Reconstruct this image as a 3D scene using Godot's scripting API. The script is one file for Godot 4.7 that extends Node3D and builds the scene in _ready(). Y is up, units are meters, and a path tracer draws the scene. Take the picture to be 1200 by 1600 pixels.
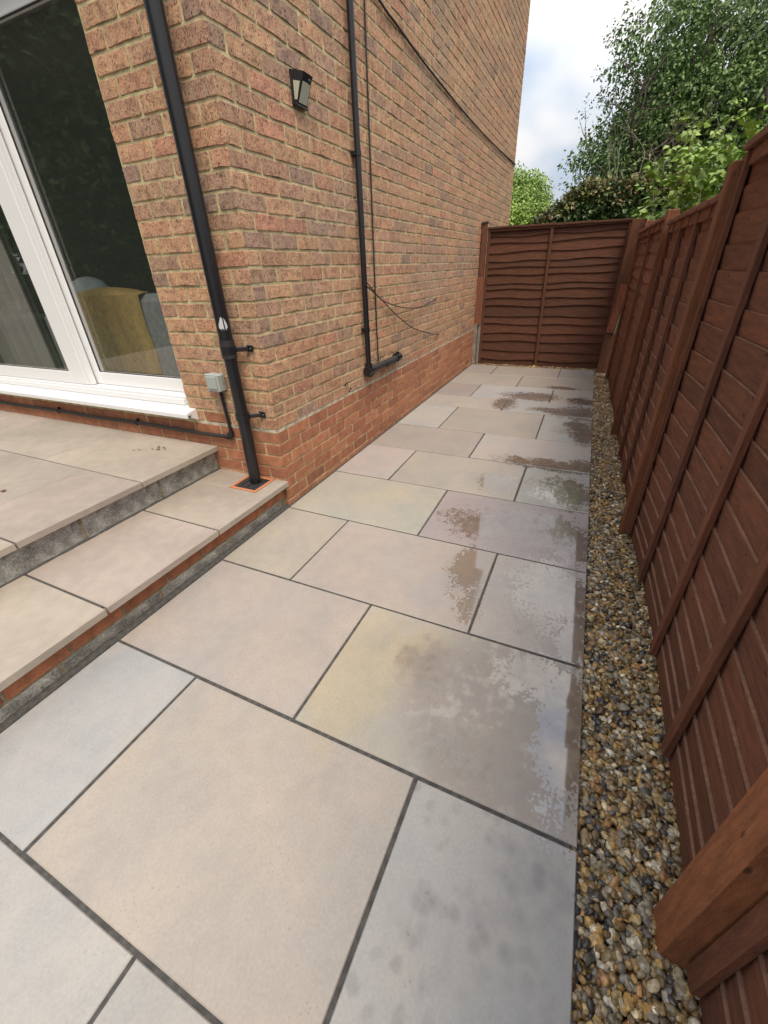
extends Node3D
# A narrow side passage beside a brick house: sandstone paving, steps, gravel strip and lapped fence panels.

var M := {}
var used := {}
var rng := RandomNumberGenerator.new()
var cam: Camera3D

const ZS := [3.0, 2.412, 1.812, 1.212, 0.612, 0.018, -0.5716, -1.1535, -1.7335, -2.438, -2.881, -3.460, -4.043, -4.629]
const JX := [[0.45, 1.34], [0.898], [0.452, 1.338], [0.893], [0.446, 1.335], [0.888], [0.447, 1.324], [0.884], [0.447, 1.318], [0.893], [0.464, 1.32], [0.886], [0.452, 1.316]]
# tone of each slab as seen in sRGB, row by row, from the house side outwards
const TONE := [
	[[196, 184, 172], [190, 188, 184], [186, 178, 170]],
	[[193, 191, 186], [190, 186, 179]],
	[[188, 190, 191], [198, 184, 168], [190, 188, 182]],
	[[196, 182, 172], [198, 188, 168]],
	[[198, 187, 166], [197, 182, 172], [196, 184, 176]],
	[[196, 192, 172], [184, 168, 170]],
	[[202, 188, 184], [192, 184, 170], [184, 185, 178]],
	[[186, 175, 164], [200, 188, 180]],
	[[193, 193, 189], [188, 177, 163], [187, 188, 186]],
	[[195, 185, 174], [184, 186, 188]],
	[[178, 165, 160], [188, 189, 195], [193, 182, 171]],
	[[189, 179, 167], [188, 175, 162]],
	[[180, 172, 168], [186, 174, 164], [180, 172, 165]]]
# wet areas on the stone: x, z, half width, half length, strength
const POOLS := [
	[0.86, -2.72, 0.13, 0.22, 1.0], [1.10, -3.08, 0.30, 0.17, 1.1], [1.36, -2.60, 0.22, 0.10, 1.0], [1.60, -2.58, 0.26, 0.22, 1.2], [1.36, -3.54, 0.18, 0.07, 1.0],
	[1.62, -3.0, 0.16, 0.14, 0.8], [1.68, -2.0, 0.14, 0.28, 1.1], [1.60, -2.2, 0.12, 0.1, 0.8], [1.45, -1.22, 0.36, 0.10, 1.0], [1.68, -1.25, 0.12, 0.14, 1.0],
	[1.17, -0.80, 0.14, 0.15, 1.1], [1.60, -0.80, 0.20, 0.22, 1.1], [1.47, -0.72, 0.12, 0.10, 0.8], [1.48, -0.30, 0.36, 0.20, 1.25], [1.22, -0.24, 0.20, 0.18, 0.75],
	[1.68, -0.2, 0.12, 0.18, 1.1], [1.24, 0.20, 0.11, 0.2, 1.1], [1.30, 0.42, 0.06, 0.14, 0.9], [1.64, 0.24, 0.15, 0.24, 0.85], [1.55, 0.22, 0.17, 0.2, 0.6], [1.72, 0.5, 0.06, 0.2, 0.9],
	[1.71, 0.86, 0.09, 0.30, 1.0], [1.62, 0.72, 0.14, 0.12, 0.8]]
const DAMPS := [
	[1.24, 0.82, 0.12, 0.14, 0.55], [1.50, 1.1, 0.26, 0.10, 0.5], [1.64, 0.3, 0.2, 0.26, 0.5], [1.66, 1.33, 0.12, 0.10, 0.8], [1.64, 1.50, 0.18, 0.16, 0.55],
	[1.48, 1.48, 0.12, 0.08, 0.5], [1.40, -0.3, 0.46, 0.26, 0.5], [1.55, -0.8, 0.25, 0.25, 0.5], [1.5, -1.2, 0.4, 0.14, 0.6], [1.62, -2.98, 0.18, 0.2, 0.8], [1.62, -2.05, 0.2, 0.28, 0.6]]


class MB:
	var v := PackedVector3Array()
	var n := PackedVector3Array()
	var c := PackedColorArray()
	var t := PackedVector2Array()
	var col := Color.WHITE
	var uv_at := Vector3.ZERO   # world x and z to texture: origin, then 1 / size
	var uv_by := Vector3.ONE

	func put(p: Vector3, nn: Vector3) -> void:
		v.append(p); n.append(nn); c.append(col)
		t.append(Vector2((p.x - uv_at.x) * uv_by.x, (p.z - uv_at.z) * uv_by.z))

	func tri(a: Vector3, b: Vector3, d: Vector3) -> void:   # counter-clockwise seen from outside
		var nn := (b - a).cross(d - a).normalized()
		put(a, nn); put(d, nn); put(b, nn)

	func trin(a: Vector3, b: Vector3, d: Vector3, na: Vector3, nb: Vector3, nd: Vector3) -> void:
		put(a, na); put(d, nd); put(b, nb)

	func quad(a: Vector3, b: Vector3, d: Vector3, e: Vector3) -> void:
		tri(a, b, d); tri(a, d, e)

	func quadn(a: Vector3, b: Vector3, d: Vector3, e: Vector3, na: Vector3, nb: Vector3, nd: Vector3, ne: Vector3) -> void:
		trin(a, b, d, na, nb, nd); trin(a, d, e, na, nd, ne)

	func mesh(m: Material) -> ArrayMesh:
		var a := []
		a.resize(Mesh.ARRAY_MAX)
		a[Mesh.ARRAY_VERTEX] = v; a[Mesh.ARRAY_NORMAL] = n; a[Mesh.ARRAY_COLOR] = c; a[Mesh.ARRAY_TEX_UV] = t
		var r := ArrayMesh.new()
		r.add_surface_from_arrays(Mesh.PRIMITIVE_TRIANGLES, a)
		r.surface_set_material(0, m)
		return r

	# a box with chamfered edges
	func box(at: Vector3, size: Vector3, ch := 0.003, bs := Basis.IDENTITY) -> void:
		var h := size / 2
		ch = minf(ch, minf(h.x, minf(h.y, h.z)) * 0.9)
		var p := func(x: float, y: float, z: float, ax: int) -> Vector3:
			var q := Vector3(x * h.x, y * h.y, z * h.z)
			for k in 3:
				if k != ax:
					q[k] -= ch * signf(q[k])
			return at + bs * q
		for ax in 3:
			var u := (ax + 1) % 3
			var w := (ax + 2) % 3
			for s in [-1.0, 1.0]:
				var f := []
				for k in [[-1, -1], [1, -1], [1, 1], [-1, 1]]:
					var q := Vector3.ZERO
					q[ax] = s; q[u] = k[0]; q[w] = k[1]
					f.append(p.call(q.x, q.y, q.z, ax))
				if s > 0: quad(f[0], f[1], f[2], f[3])
				else: quad(f[3], f[2], f[1], f[0])
		if ch <= 0.0: return
		for ax in 3:   # edges along axis ax
			var u := (ax + 1) % 3
			var w := (ax + 2) % 3
			for su in [-1.0, 1.0]:
				for sw in [-1.0, 1.0]:
					var e := []
					for k in [[-1.0, u], [1.0, u], [1.0, w], [-1.0, w]]:
						var q := Vector3.ZERO
						q[ax] = k[0]; q[u] = su; q[w] = sw
						var r: Vector3 = p.call(q.x, q.y, q.z, k[1])
						e.append(r)
					if su * sw > 0: quad(e[0], e[1], e[2], e[3])
					else: quad(e[3], e[2], e[1], e[0])
		for sx in [-1.0, 1.0]:
			for sy in [-1.0, 1.0]:
				for sz in [-1.0, 1.0]:
					var a: Vector3 = p.call(sx, sy, sz, 0)
					var b: Vector3 = p.call(sx, sy, sz, 1)
					var d: Vector3 = p.call(sx, sy, sz, 2)
					if sx * sy * sz > 0: tri(a, b, d)
					else: tri(a, d, b)

	func span(a: Vector3, b: Vector3, ch := 0.003) -> void:   # box between two corners
		box((a + b) / 2, (b - a).abs(), ch)

	# round tube along points
	func tube(pts: Array, r0: float, r1 := -1.0, sides := 10, caps := true) -> void:
		if r1 < 0.0: r1 = r0
		var rings := []
		var up := Vector3(0.31, 0.83, 0.46).normalized()
		var m := pts.size()
		var side := Vector3.ZERO
		for i in m:
			var d: Vector3 = (pts[mini(i + 1, m - 1)] - pts[maxi(i - 1, 0)]).normalized()
			if side == Vector3.ZERO:
				if absf(d.dot(up)) > 0.9: up = Vector3(1, 0, 0)
				side = d.cross(up).normalized()
			side = (side - d * side.dot(d)).normalized()
			var o := d.cross(side)
			var r := lerpf(r0, r1, float(i) / maxf(1.0, m - 1))
			var ring := []
			for k in sides:
				var a := TAU * k / sides
				ring.append([pts[i] + (side * cos(a) + o * sin(a)) * r, side * cos(a) + o * sin(a), d])
			rings.append(ring)
		for i in m - 1:
			for k in sides:
				var a = rings[i][k]; var b = rings[i][(k + 1) % sides]; var d = rings[i + 1][(k + 1) % sides]; var e = rings[i + 1][k]
				quadn(a[0], b[0], d[0], e[0], a[1], b[1], d[1], e[1])
		if caps:
			for k in range(1, sides - 1):
				var s = rings[0]; var e = rings[m - 1]
				tri(s[0][0], s[k + 1][0], s[k][0]); tri(e[0][0], e[k][0], e[k + 1][0])

	# a brick face seen from outside: corner, along, up and out directions
	func brick(o: Vector3, u: Vector3, w: Vector3, out: Vector3, l: float, h: float, rg: RandomNumberGenerator, rough := 0.0022) -> void:
		var j := func() -> float: return rg.randf_range(-rough, rough)
		var pr := rg.randf_range(-0.0015, 0.002)
		var tilt := rg.randf_range(-0.0015, 0.0015)
		var f := [Vector2(0.004, j.call()), Vector2(l * 0.5, j.call()), Vector2(l - 0.004, j.call()), Vector2(l + j.call(), 0.005), Vector2(l + j.call(), h - 0.005), Vector2(l - 0.004, h + j.call()), Vector2(l * 0.5, h + j.call()), Vector2(0.004, h + j.call()), Vector2(j.call(), h - 0.005), Vector2(j.call(), 0.005)]
		var a := []; var b := []; var d := []
		var mid := Vector2(l / 2, h / 2)
		for p in f:
			var q: Vector2 = p + (mid - p).normalized() * 0.003
			a.append(o + u * q.x + w * q.y + out * (pr + tilt * (q.x / l - 0.5)))
			b.append(o + u * p.x + w * p.y + out * (pr - 0.0025))
			d.append(o + u * p.x + w * p.y - out * 0.014)
		var k := f.size()
		for i in range(1, k - 1):
			trin(a[0], a[i], a[i + 1], out, out, out)
		for i in k:
			var g := (i + 1) % k
			quad(a[i], b[i], b[g], a[g])
			quad(b[i], d[i], d[g], b[g])

	# ball deformed to a lump
	func lump(at: Vector3, r: Vector3, rings := 6, segs := 9, amp := 0.0, nz: FastNoiseLite = null) -> void:
		var g := []
		for i in rings + 1:
			var row := []
			for k in segs:
				var th := PI * i / rings
				var ph := TAU * k / segs
				var d := Vector3(sin(th) * cos(ph), cos(th), sin(th) * sin(ph))
				var s := 1.0
				if nz: s += amp * nz.get_noise_3dv(d * 1.3 + at * 40.0)
				row.append([at + d * r * s, (d / r).normalized()])
			g.append(row)
		for i in rings:
			for k in segs:
				var a = g[i][k]; var b = g[i][(k + 1) % segs]; var d = g[i + 1][(k + 1) % segs]; var e = g[i + 1][k]
				if i > 0: trin(a[0], b[0], d[0], a[1], b[1], d[1])
				if i < rings - 1: trin(a[0], d[0], e[0], a[1], d[1], e[1])


# ---------------------------------------------------------------- helpers

func numbered(called: String, parent: Node) -> String:
	var k := "%d/%s" % [parent.get_instance_id(), called]
	var i: int = used.get(k, 0)
	used[k] = i + 1
	return called if i == 0 else "%s_%03d" % [called, i]

func obj(called: String, b: MB, m: Material, parent: Node = self) -> MeshInstance3D:
	var o := MeshInstance3D.new()
	o.mesh = b.mesh(m)
	o.name = numbered(called, parent)
	parent.add_child(o, true)
	return o

func thing(called: String, at := Vector3.ZERO) -> Node3D:
	var o := Node3D.new()
	o.name = numbered(called, self)
	o.position = at
	add_child(o, true)
	return o

func tag(o: Node, label: String, category: String, group := "", kind := "") -> Node:
	o.set_meta("label", label)
	o.set_meta("category", category)
	if group: o.set_meta("group", group)
	if kind: o.set_meta("kind", kind)
	return o

func srgb(r: float, g: float, b: float, k := 1.0) -> Color:   # an sRGB reading as a linear colour
	var c := Color(r / 255.0, g / 255.0, b / 255.0).srgb_to_linear()
	return Color(c.r * k, c.g * k, c.b * k)

func mat(called: String, lin: Color, rough := 0.7, metal := 0.0) -> StandardMaterial3D:
	var m := StandardMaterial3D.new()
	m.resource_name = called
	m.albedo_color = Color(lin.r, lin.g, lin.b).linear_to_srgb()
	m.roughness = rough
	m.metallic = metal
	m.vertex_color_use_as_albedo = true
	m.cull_mode = BaseMaterial3D.CULL_DISABLED
	M[called] = m
	return m

func tri_tex(m: StandardMaterial3D, im: Image, scale: Vector3, bump := 0.0) -> void:
	m.albedo_texture = ImageTexture.create_from_image(im)
	m.uv1_triplanar = true
	m.uv1_world_triplanar = true
	m.uv1_scale = scale
	m.uv1_triplanar_sharpness = 8.0
	if bump > 0.0:
		var g: Image = im.duplicate()
		g.convert(Image.FORMAT_RGBA8)
		g.bump_map_to_normal_map(bump)
		m.normal_enabled = true
		m.normal_texture = ImageTexture.create_from_image(g)
		m.normal_scale = 1.0

func noise(sd: int, freq: float, oct := 4, kind := FastNoiseLite.TYPE_SIMPLEX_SMOOTH) -> FastNoiseLite:
	var f := FastNoiseLite.new()
	f.seed = sd
	f.noise_type = kind
	f.frequency = freq
	f.fractal_octaves = oct
	return f

func grey_image(w: int, h: int, layers: Array, base: float) -> PackedFloat32Array:
	# layers: [noise, amount]; noise pictures are seamless
	var a := PackedFloat32Array()
	a.resize(w * h)
	a.fill(base)
	for l in layers:
		var d: PackedByteArray = (l[0] as FastNoiseLite).get_seamless_image(w, h).get_data()
		var k: float = l[1]
		for i in w * h:
			a[i] += (d[i] / 255.0 - 0.5) * k
	return a

func to_image(a: PackedFloat32Array, w: int, h: int, tint := Vector3.ONE) -> Image:
	var d := PackedByteArray()
	d.resize(w * h * 3)
	for i in w * h:
		d[i * 3] = int(clampf(a[i] * tint.x, 0, 1) * 255)
		d[i * 3 + 1] = int(clampf(a[i] * tint.y, 0, 1) * 255)
		d[i * 3 + 2] = int(clampf(a[i] * tint.z, 0, 1) * 255)
	return Image.create_from_data(w, h, false, Image.FORMAT_RGB8, d)


# ---------------------------------------------------------------- materials

func make_materials() -> void:
	# rustic brick: creased, pitted, sanded face
	var w := 1024
	var a := grey_image(w, w, [[noise(3, 0.006, 4), 0.16], [noise(4, 0.05, 3), 0.26], [noise(5, 0.25, 2), 0.30]], 0.86)
	for k in 8500:
		var x := rng.randi() % w
		var y := rng.randi() % w
		var big := k % 3 == 0
		var l := rng.randi_range(5, 14) if big else rng.randi_range(2, 7)
		var wd := rng.randi_range(2, 5) if big else rng.randi_range(1, 2)
		var dark := rng.randf_range(0.25, 0.6) if big else rng.randf_range(0.35, 0.8)
		var lean := rng.randf_range(-0.5, 0.5)
		for j in l:
			for q in wd:
				var i := ((y + j) % w) * w + posmod(x + q + int(lean * j), w)
				a[i] *= dark if rng.randf() < 0.85 else 1.0
	for k in 5000:
		var x := rng.randi() % w
		var y := rng.randi() % w
		var i := y * w + x
		a[i] = minf(1.0, a[i] * 1.35)
	var bm := mat("rustic_brick", Color(1, 1, 1), 0.9)
	var blot: PackedByteArray = noise(6, 0.011, 3).get_seamless_image(w, w).get_data()
	var bd := PackedByteArray()
	bd.resize(w * w * 3)
	for i in w * w:
		var q := smoothstep(0.52, 0.78, blot[i] / 255.0)      # dark kiss marks from the kiln
		var u := smoothstep(0.42, 0.15, blot[i] / 255.0)      # sandy flashes
		bd[i * 3] = int(clampf(a[i] * (1.0 - 0.12 * q), 0, 1) * 255)
		bd[i * 3 + 1] = int(clampf(a[i] * (1.0 - 0.12 * q + 0.07 * u), 0, 1) * 255)
		bd[i * 3 + 2] = int(clampf(a[i] * (1.0 - 0.10 * q + 0.06 * u), 0, 1) * 255)
	tri_tex(bm, Image.create_from_data(w, w, false, Image.FORMAT_RGB8, bd), Vector3.ONE / 0.62, 6.0)
	var a2 := grey_image(512, 512, [[noise(13, 0.012, 4), 0.22], [noise(14, 0.08, 3), 0.18], [noise(15, 0.3, 2), 0.14]], 0.86)
	for k in 700:
		a2[rng.randi() % (512 * 512)] *= 0.5
	tri_tex(mat("plain_brick", Color(1, 1, 1), 0.85), to_image(a2, 512, 512), Vector3.ONE / 0.5, 2.5)
	var a3 := grey_image(512, 512, [[noise(23, 0.01, 4), 0.3], [noise(24, 0.1, 3), 0.2], [noise(25, 0.35, 2), 0.3]], 0.8)
	tri_tex(mat("sand_mortar", Color(0.82, 0.70, 0.40), 0.95), to_image(a3, 512, 512), Vector3.ONE / 0.4, 6.0)
	tri_tex(mat("dull_mortar", Color(0.42, 0.345, 0.23), 0.95), to_image(a3, 512, 512), Vector3.ONE / 0.33, 6.0)
	tri_tex(mat("pale_mortar", Color(0.80, 0.73, 0.55), 0.95), to_image(a3, 512, 512), Vector3.ONE / 0.31, 6.0)
	tri_tex(mat("grey_grout", Color(0.115, 0.11, 0.105), 0.9), to_image(a3, 512, 512), Vector3.ONE / 0.15, 5.0)
	# concrete block: coarse, pitted
	var a4 := grey_image(512, 512, [[noise(33, 0.008, 4), 0.4], [noise(34, 0.06, 3), 0.3], [noise(35, 0.2, 2), 0.3]], 0.74)
	for k in 2600:
		var i := rng.randi() % (512 * 510)
		var d := rng.randf_range(0.3, 0.7)
		a4[i] *= d; a4[i + 1] *= d; a4[i + 512] *= d
	tri_tex(mat("concrete_block", Color(0.66, 0.645, 0.59), 0.95), to_image(a4, 512, 512), Vector3.ONE / 0.42, 8.0)
	# step and terrace stone
	var a5 := grey_image(1024, 1024, [[noise(43, 0.0025, 4), 0.12], [noise(44, 0.02, 4), 0.07], [noise(45, 0.3, 2), 0.05]], 0.93)
	for k in 900:
		var cx := rng.randi() % 1024
		var cy := rng.randi() % 1024
		for q in rng.randi_range(1, 5):
			var i := posmod(cy + int(rng.randfn(0, 5)), 1024) * 1024 + posmod(cx + int(rng.randfn(0, 5)), 1024)
			a5[i] *= rng.randf_range(0.5, 0.85)
	tri_tex(mat("step_stone", Color(1, 1, 1), 0.6), to_image(a5, 1024, 1024, Vector3(1, 1, 1)), Vector3.ONE / 1.7, 0.6)
	# stained timber; grain runs along the first named axis
	var a6 := grey_image(512, 512, [[noise(53, 0.012, 3), 0.22], [noise(54, 0.05, 3), 0.16], [noise(55, 0.22, 2), 0.2]], 0.80)
	var knots := []
	for k in 8: knots.append([rng.randi() % 512, rng.randi() % 512, rng.randf_range(3.0, 7.0), rng.randf_range(10.0, 22.0), rng.randf_range(0.6, 0.82)])
	var a7 := a6.duplicate()
	for kn in knots:
		for dx in range(-30, 31):
			for dy in range(-60, 61):
				var q := sqrt(pow(dx / (kn[2] as float), 2) + pow(dy / (kn[3] as float), 2))
				if q < 2.2:
					var f: float = lerpf(kn[4], 1.0, smoothstep(0.5, 1.0, q)) * (1.0 - 0.10 * sin(q * 9.0) * (1.0 - q / 2.2))
					a6[posmod(kn[1] + dy, 512) * 512 + posmod(kn[0] + dx, 512)] *= f
					a7[posmod(kn[1] + dx, 512) * 512 + posmod(kn[0] + dy, 512)] *= f
	var timber := to_image(a6, 512, 512)
	var upright := to_image(a7, 512, 512)
	tri_tex(mat("board_timber", Color(1, 1, 1), 0.85), timber, Vector3(0.8, 6.0, 0.8), 2.2)
	tri_tex(mat("upright_timber", Color(1, 1, 1), 0.85), upright, Vector3(6.0, 0.8, 6.0), 1.6)
	mat("plain", Color(1, 1, 1), 0.7)
	mat("upvc", Color(0.78, 0.79, 0.80), 0.32)
	mat("black_plastic", Color(0.012, 0.012, 0.015), 0.33)
	mat("dull_plastic", Color(0.022, 0.021, 0.021), 0.55)
	mat("grey_plastic", Color(0.36, 0.40, 0.38), 0.45)
	mat("terracotta", Color(0.5, 0.2, 0.10), 0.7)
	mat("lens", Color(0.45, 0.47, 0.36), 0.25)
	mat("metal", Color(0.6, 0.6, 0.6), 0.35, 1.0)
	mat("soft", Color(1, 1, 1), 0.95)
	var weave := grey_image(256, 256, [[noise(63, 0.3, 2), 0.25], [noise(64, 0.02, 3), 0.15]], 0.85)
	tri_tex(mat("fabric", Color(1, 1, 1), 0.95), to_image(weave, 256, 256), Vector3.ONE / 0.3, 4.0)
	var soil := grey_image(256, 256, [[noise(73, 0.02, 4), 0.5], [noise(74, 0.2, 2), 0.4]], 0.7)
	tri_tex(mat("grass_ground", Color(0.06, 0.085, 0.03), 0.95), to_image(soil, 256, 256), Vector3.ONE / 1.2, 4.0)
	tri_tex(mat("gravel_bed", Color(0.03, 0.025, 0.02), 0.95), to_image(soil, 256, 256), Vector3.ONE / 0.2, 4.0)
	var pb := grey_image(256, 256, [[noise(83, 0.02, 4), 0.5], [noise(84, 0.15, 2), 0.25]], 0.82)
	var pm := mat("pebble", Color(1, 1, 1), 0.28)
	tri_tex(pm, to_image(pb, 256, 256), Vector3.ONE / 0.09, 0.0)
	for l in [["leaf", 0.5, 0.35], ["glossy_leaf", 0.38, 0.25], ["bright_leaf", 0.5, 0.45]]:
		var lm := mat(l[0], Color(1, 1, 1), l[1])
		lm.backlight_enabled = true
		lm.backlight = Color(0.3, 0.42, 0.12) * (l[2] as float)
	mat("bark", Color(0.10, 0.08, 0.06), 0.95)
	mat("dead_wood", Color(0.27, 0.235, 0.18), 0.95)
	var g := StandardMaterial3D.new()
	g.resource_name = "window_glass"
	g.transparency = BaseMaterial3D.TRANSPARENCY_ALPHA
	g.albedo_color = Color(0.42, 0.46, 0.42, 0.075)
	g.roughness = 0.0
	g.metallic_specular = 0.62
	M.glass = g


# The paving stone: one tone per slab, veins, pits, damp and standing water, laid out in metres on the ground
const PX := 576
const PZ := 2048
const P0 := Vector2(-0.02, -4.68)
const PS := Vector2(1.84, 7.1)

func row_of(z: float) -> int:
	for i in 13:
		if z > ZS[i + 1]: return i
	return 12

func slab_of(x: float, row: int) -> int:
	var s := 0
	for j in JX[row]:
		if x > j: s += 1
	return s

func edge_x(z: float) -> float:   # where the paving stops beside the gravel
	return 1.7592 + 0.0144 * z

func shear(z: float) -> float:
	return 0.0095 * minf(z, 0.0)

func paving_material() -> StandardMaterial3D:
	var n1 := noise(101, 0.012, 4).get_image(PX, PZ).get_data()
	var n2 := noise(102, 0.05, 4).get_image(PX, PZ).get_data()
	var n3 := noise(103, 0.35, 2).get_image(PX, PZ).get_data()
	var n4 := noise(104, 0.006, 3).get_image(PX, PZ).get_data()
	var cl := noise(105, 0.27, 1, FastNoiseLite.TYPE_CELLULAR)
	cl.fractal_type = FastNoiseLite.FRACTAL_NONE
	var n5 := cl.get_image(PX, PZ).get_data()
	var vn := noise(107, 0.008, 5)
	vn.domain_warp_enabled = true
	vn.domain_warp_amplitude = 60.0
	vn.domain_warp_frequency = 0.01
	var n7 := vn.get_image(PX, PZ).get_data()
	var c6 := noise(106, 0.055, 1, FastNoiseLite.TYPE_CELLULAR)
	c6.fractal_type = FastNoiseLite.FRACTAL_NONE
	c6.cellular_jitter = 1.2
	var n6 := c6.get_image(PX, PZ).get_data()
	var pool := PackedFloat32Array()
	var damp := PackedFloat32Array()
	pool.resize(PX * PZ); pool.fill(-1.0)
	damp.resize(PX * PZ); damp.fill(0.0)
	for p in POOLS:
		stamp(pool, p, true)
	for p in DAMPS:
		stamp(damp, p, false)
	var col := PackedByteArray(); col.resize(PX * PZ * 3)
	var rou := PackedByteArray(); rou.resize(PX * PZ)
	var film := PackedByteArray(); film.resize(PX * PZ)
	var lut := PackedByteArray(); lut.resize(4096)
	for i in 4096:
		lut[i] = int(clampf(Color(i / 4095.0, 0, 0).linear_to_srgb().r, 0, 1) * 255)
	var tones := []
	for r in TONE:
		var q := []
		for s in r:
			var tc := srgb(s[0], s[1], s[2], 0.665)
			var av := (tc.r + tc.g + tc.b) / 3.0
			q.append(Color(av * 1.055, av * 0.995, av * 0.945).lerp(tc, 0.55))
		tones.append(q)
	# mineral stains in the stone: x, z, half sizes, strength, colour
	var stains := PackedFloat32Array(); stains.resize(PX * PZ); stains.fill(0.0)
	for q in [[1.03, 0.98, 0.20, 0.34, 1.1], [1.22, 0.72, 0.14, 0.12, 0.7], [0.55, -0.3, 0.3, 0.2, 0.25], [0.2, 0.4, 0.2, 0.2, 0.25], [0.6, 1.5, 0.25, 0.3, 0.35]]:
		stamp(stains, q, false)
	var browns := PackedFloat32Array(); browns.resize(PX * PZ); browns.fill(0.0)
	for q in [[1.52, 0.92, 0.36, 0.42, 1.15], [1.34, 0.98, 0.22, 0.26, 0.7]]:
		stamp(browns, q, false)
	for iz in PZ:
		var z := P0.y + (iz + 0.5) / PZ * PS.y
		var row := row_of(z)
		var sh := shear(z)
		for ix in PX:
			var x := P0.x + (ix + 0.5) / PX * PS.x
			var s := slab_of(x - sh, row)
			var i := iz * PX + ix
			var c: Color = tones[row][s]
			var a := n1[i] / 255.0 - 0.5
			var b := n2[i] / 255.0 - 0.5
			var g := n3[i] / 255.0 - 0.5
			var e := n4[i] / 255.0 - 0.5
			var vein := n7[i] / 255.0 - 0.5
			var k := 1.0 + 0.10 * a + 0.12 * b + 0.20 * g + 0.11 * vein + 0.07 * (rng.randf() - 0.5)
			var warm := e * 0.05 + a * 0.05 + vein * 0.05
			# pits and rust specks where the coarse pattern allows
			if g > 0.31 and a * 1.2 + b + vein * 0.4 > 0.36: k *= 0.66
			var st := stains[i]
			if st > 0.0 and s == slab_of(1.2, row) or st > 0.0 and row != 3:
				st = smoothstep(0.2, 0.9, st + 0.5 * a + 0.3 * vein)
				c = c.lerp(Color(c.r * 1.03, c.g * 0.98, c.b * 0.84), st)
			var bw := browns[i]
			if bw > 0.0 and row == 3 and s == 1:
				bw = smoothstep(0.10, 0.75, bw + 0.45 * a + 0.25 * b + 0.4 * vein)
				var mott := smoothstep(-0.02, 0.30, b + 0.45 * a) * 0.75 + 0.25 * smoothstep(0.5, 0.25, absf(n6[i] / 255.0 - 0.45))
				c = c.lerp(Color(0.255, 0.212, 0.187).lerp(Color(0.36, 0.325, 0.285), mott), bw * 0.85)
			if row == 2 and s == 2:   # rain drying on the grey slab leaves soft dark spots
				var dry := smoothstep(0.26, 0.06, n6[i] / 255.0 + 0.25 * b) * smoothstep(-0.25, 0.25, a + 0.6 * vein)
				k *= 1.04 - 0.24 * dry
			var dm := damp[i]
			if dm > 0.0:
				var spot := smoothstep(0.30, 0.10, n6[i] / 255.0 + 0.5 * b)
				var ring := smoothstep(0.10, 0.0, absf(n6[i] / 255.0 - 0.36)) * 0.25
				dm = clampf(smoothstep(0.15, 1.15, dm * 0.8 + 0.9 * a + 1.3 * b + 0.6 * g + 0.5 * vein + 0.15) * 0.95 + dm * (spot * 0.35 - ring * 0.7), 0.0, 1.0)
			var wt := pool[i]
			if wt > -1.0:
				wt = smoothstep(0.0, 0.12, wt + 0.6 * a + 0.7 * b + 0.3 * g + 0.85 * (0.36 - n5[i] / 255.0))
			else:
				wt = 0.0
			k *= lerpf(1.0, 0.64, dm) * lerpf(1.0, 0.64, wt)
			var sat := warm + 0.10 * wt
			col[i * 3] = lut[clampi(int(c.r * k * (1.0 + sat) * 4095), 0, 4095)]
			col[i * 3 + 1] = lut[clampi(int(c.g * k * 4095), 0, 4095)]
			col[i * 3 + 2] = lut[clampi(int(c.b * k * (1.0 - sat * 1.1) * 4095), 0, 4095)]
			var ro := lerpf(0.55 + 0.1 * b, 0.36, dm)
			ro = lerpf(ro, 0.05 + maxf(0.0, 0.10 * g), wt)
			rou[i] = int(clampf(ro, 0, 1) * 255)
			film[i] = int(wt * 255)
	var m := mat("paving_stone", Color(1, 1, 1), 1.0)
	m.albedo_texture = ImageTexture.create_from_image(Image.create_from_data(PX, PZ, false, Image.FORMAT_RGB8, col))
	m.roughness_texture = ImageTexture.create_from_image(Image.create_from_data(PX, PZ, false, Image.FORMAT_L8, rou))
	m.roughness_texture_channel = BaseMaterial3D.TEXTURE_CHANNEL_RED
	m.metallic_specular = 0.75
	m.clearcoat_enabled = true
	m.clearcoat = 1.0
	m.clearcoat_roughness = 0.02
	m.clearcoat_texture = ImageTexture.create_from_image(Image.create_from_data(PX, PZ, false, Image.FORMAT_L8, film))
	m.texture_repeat = false
	return m

func stamp(a: PackedFloat32Array, p: Array, edge: bool) -> void:
	var x0 := clampi(int((p[0] - p[2] * 2.6 - P0.x) / PS.x * PX), 0, PX - 1)
	var x1 := clampi(int((p[0] + p[2] * 2.6 - P0.x) / PS.x * PX), 0, PX - 1)
	var z0 := clampi(int((p[1] - p[3] * 2.6 - P0.y) / PS.y * PZ), 0, PZ - 1)
	var z1 := clampi(int((p[1] + p[3] * 2.6 - P0.y) / PS.y * PZ), 0, PZ - 1)
	for iz in range(z0, z1 + 1):
		var dz: float = (P0.y + (iz + 0.5) / PZ * PS.y - p[1]) / p[3]
		for ix in range(x0, x1 + 1):
			var dx: float = (P0.x + (ix + 0.5) / PX * PS.x - p[0]) / p[2]
			var f: float = p[4] * (1.0 - sqrt(dx * dx + dz * dz)) if edge else p[4] * maxf(0.0, 1.3 - (dx * dx + dz * dz)) / 1.3
			var i := iz * PX + ix
			if f > a[i]: a[i] = f


# ---------------------------------------------------------------- the scene

func _ready() -> void:
	rng.seed = 4711
	set_view()
	make_materials()
	build_ground()
	build_terrace()
	build_house()
	build_side_fence()
	build_end_fence()
	build_gravel()
	build_wall_fittings()
	build_plants()
	build_garden_behind()


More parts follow.
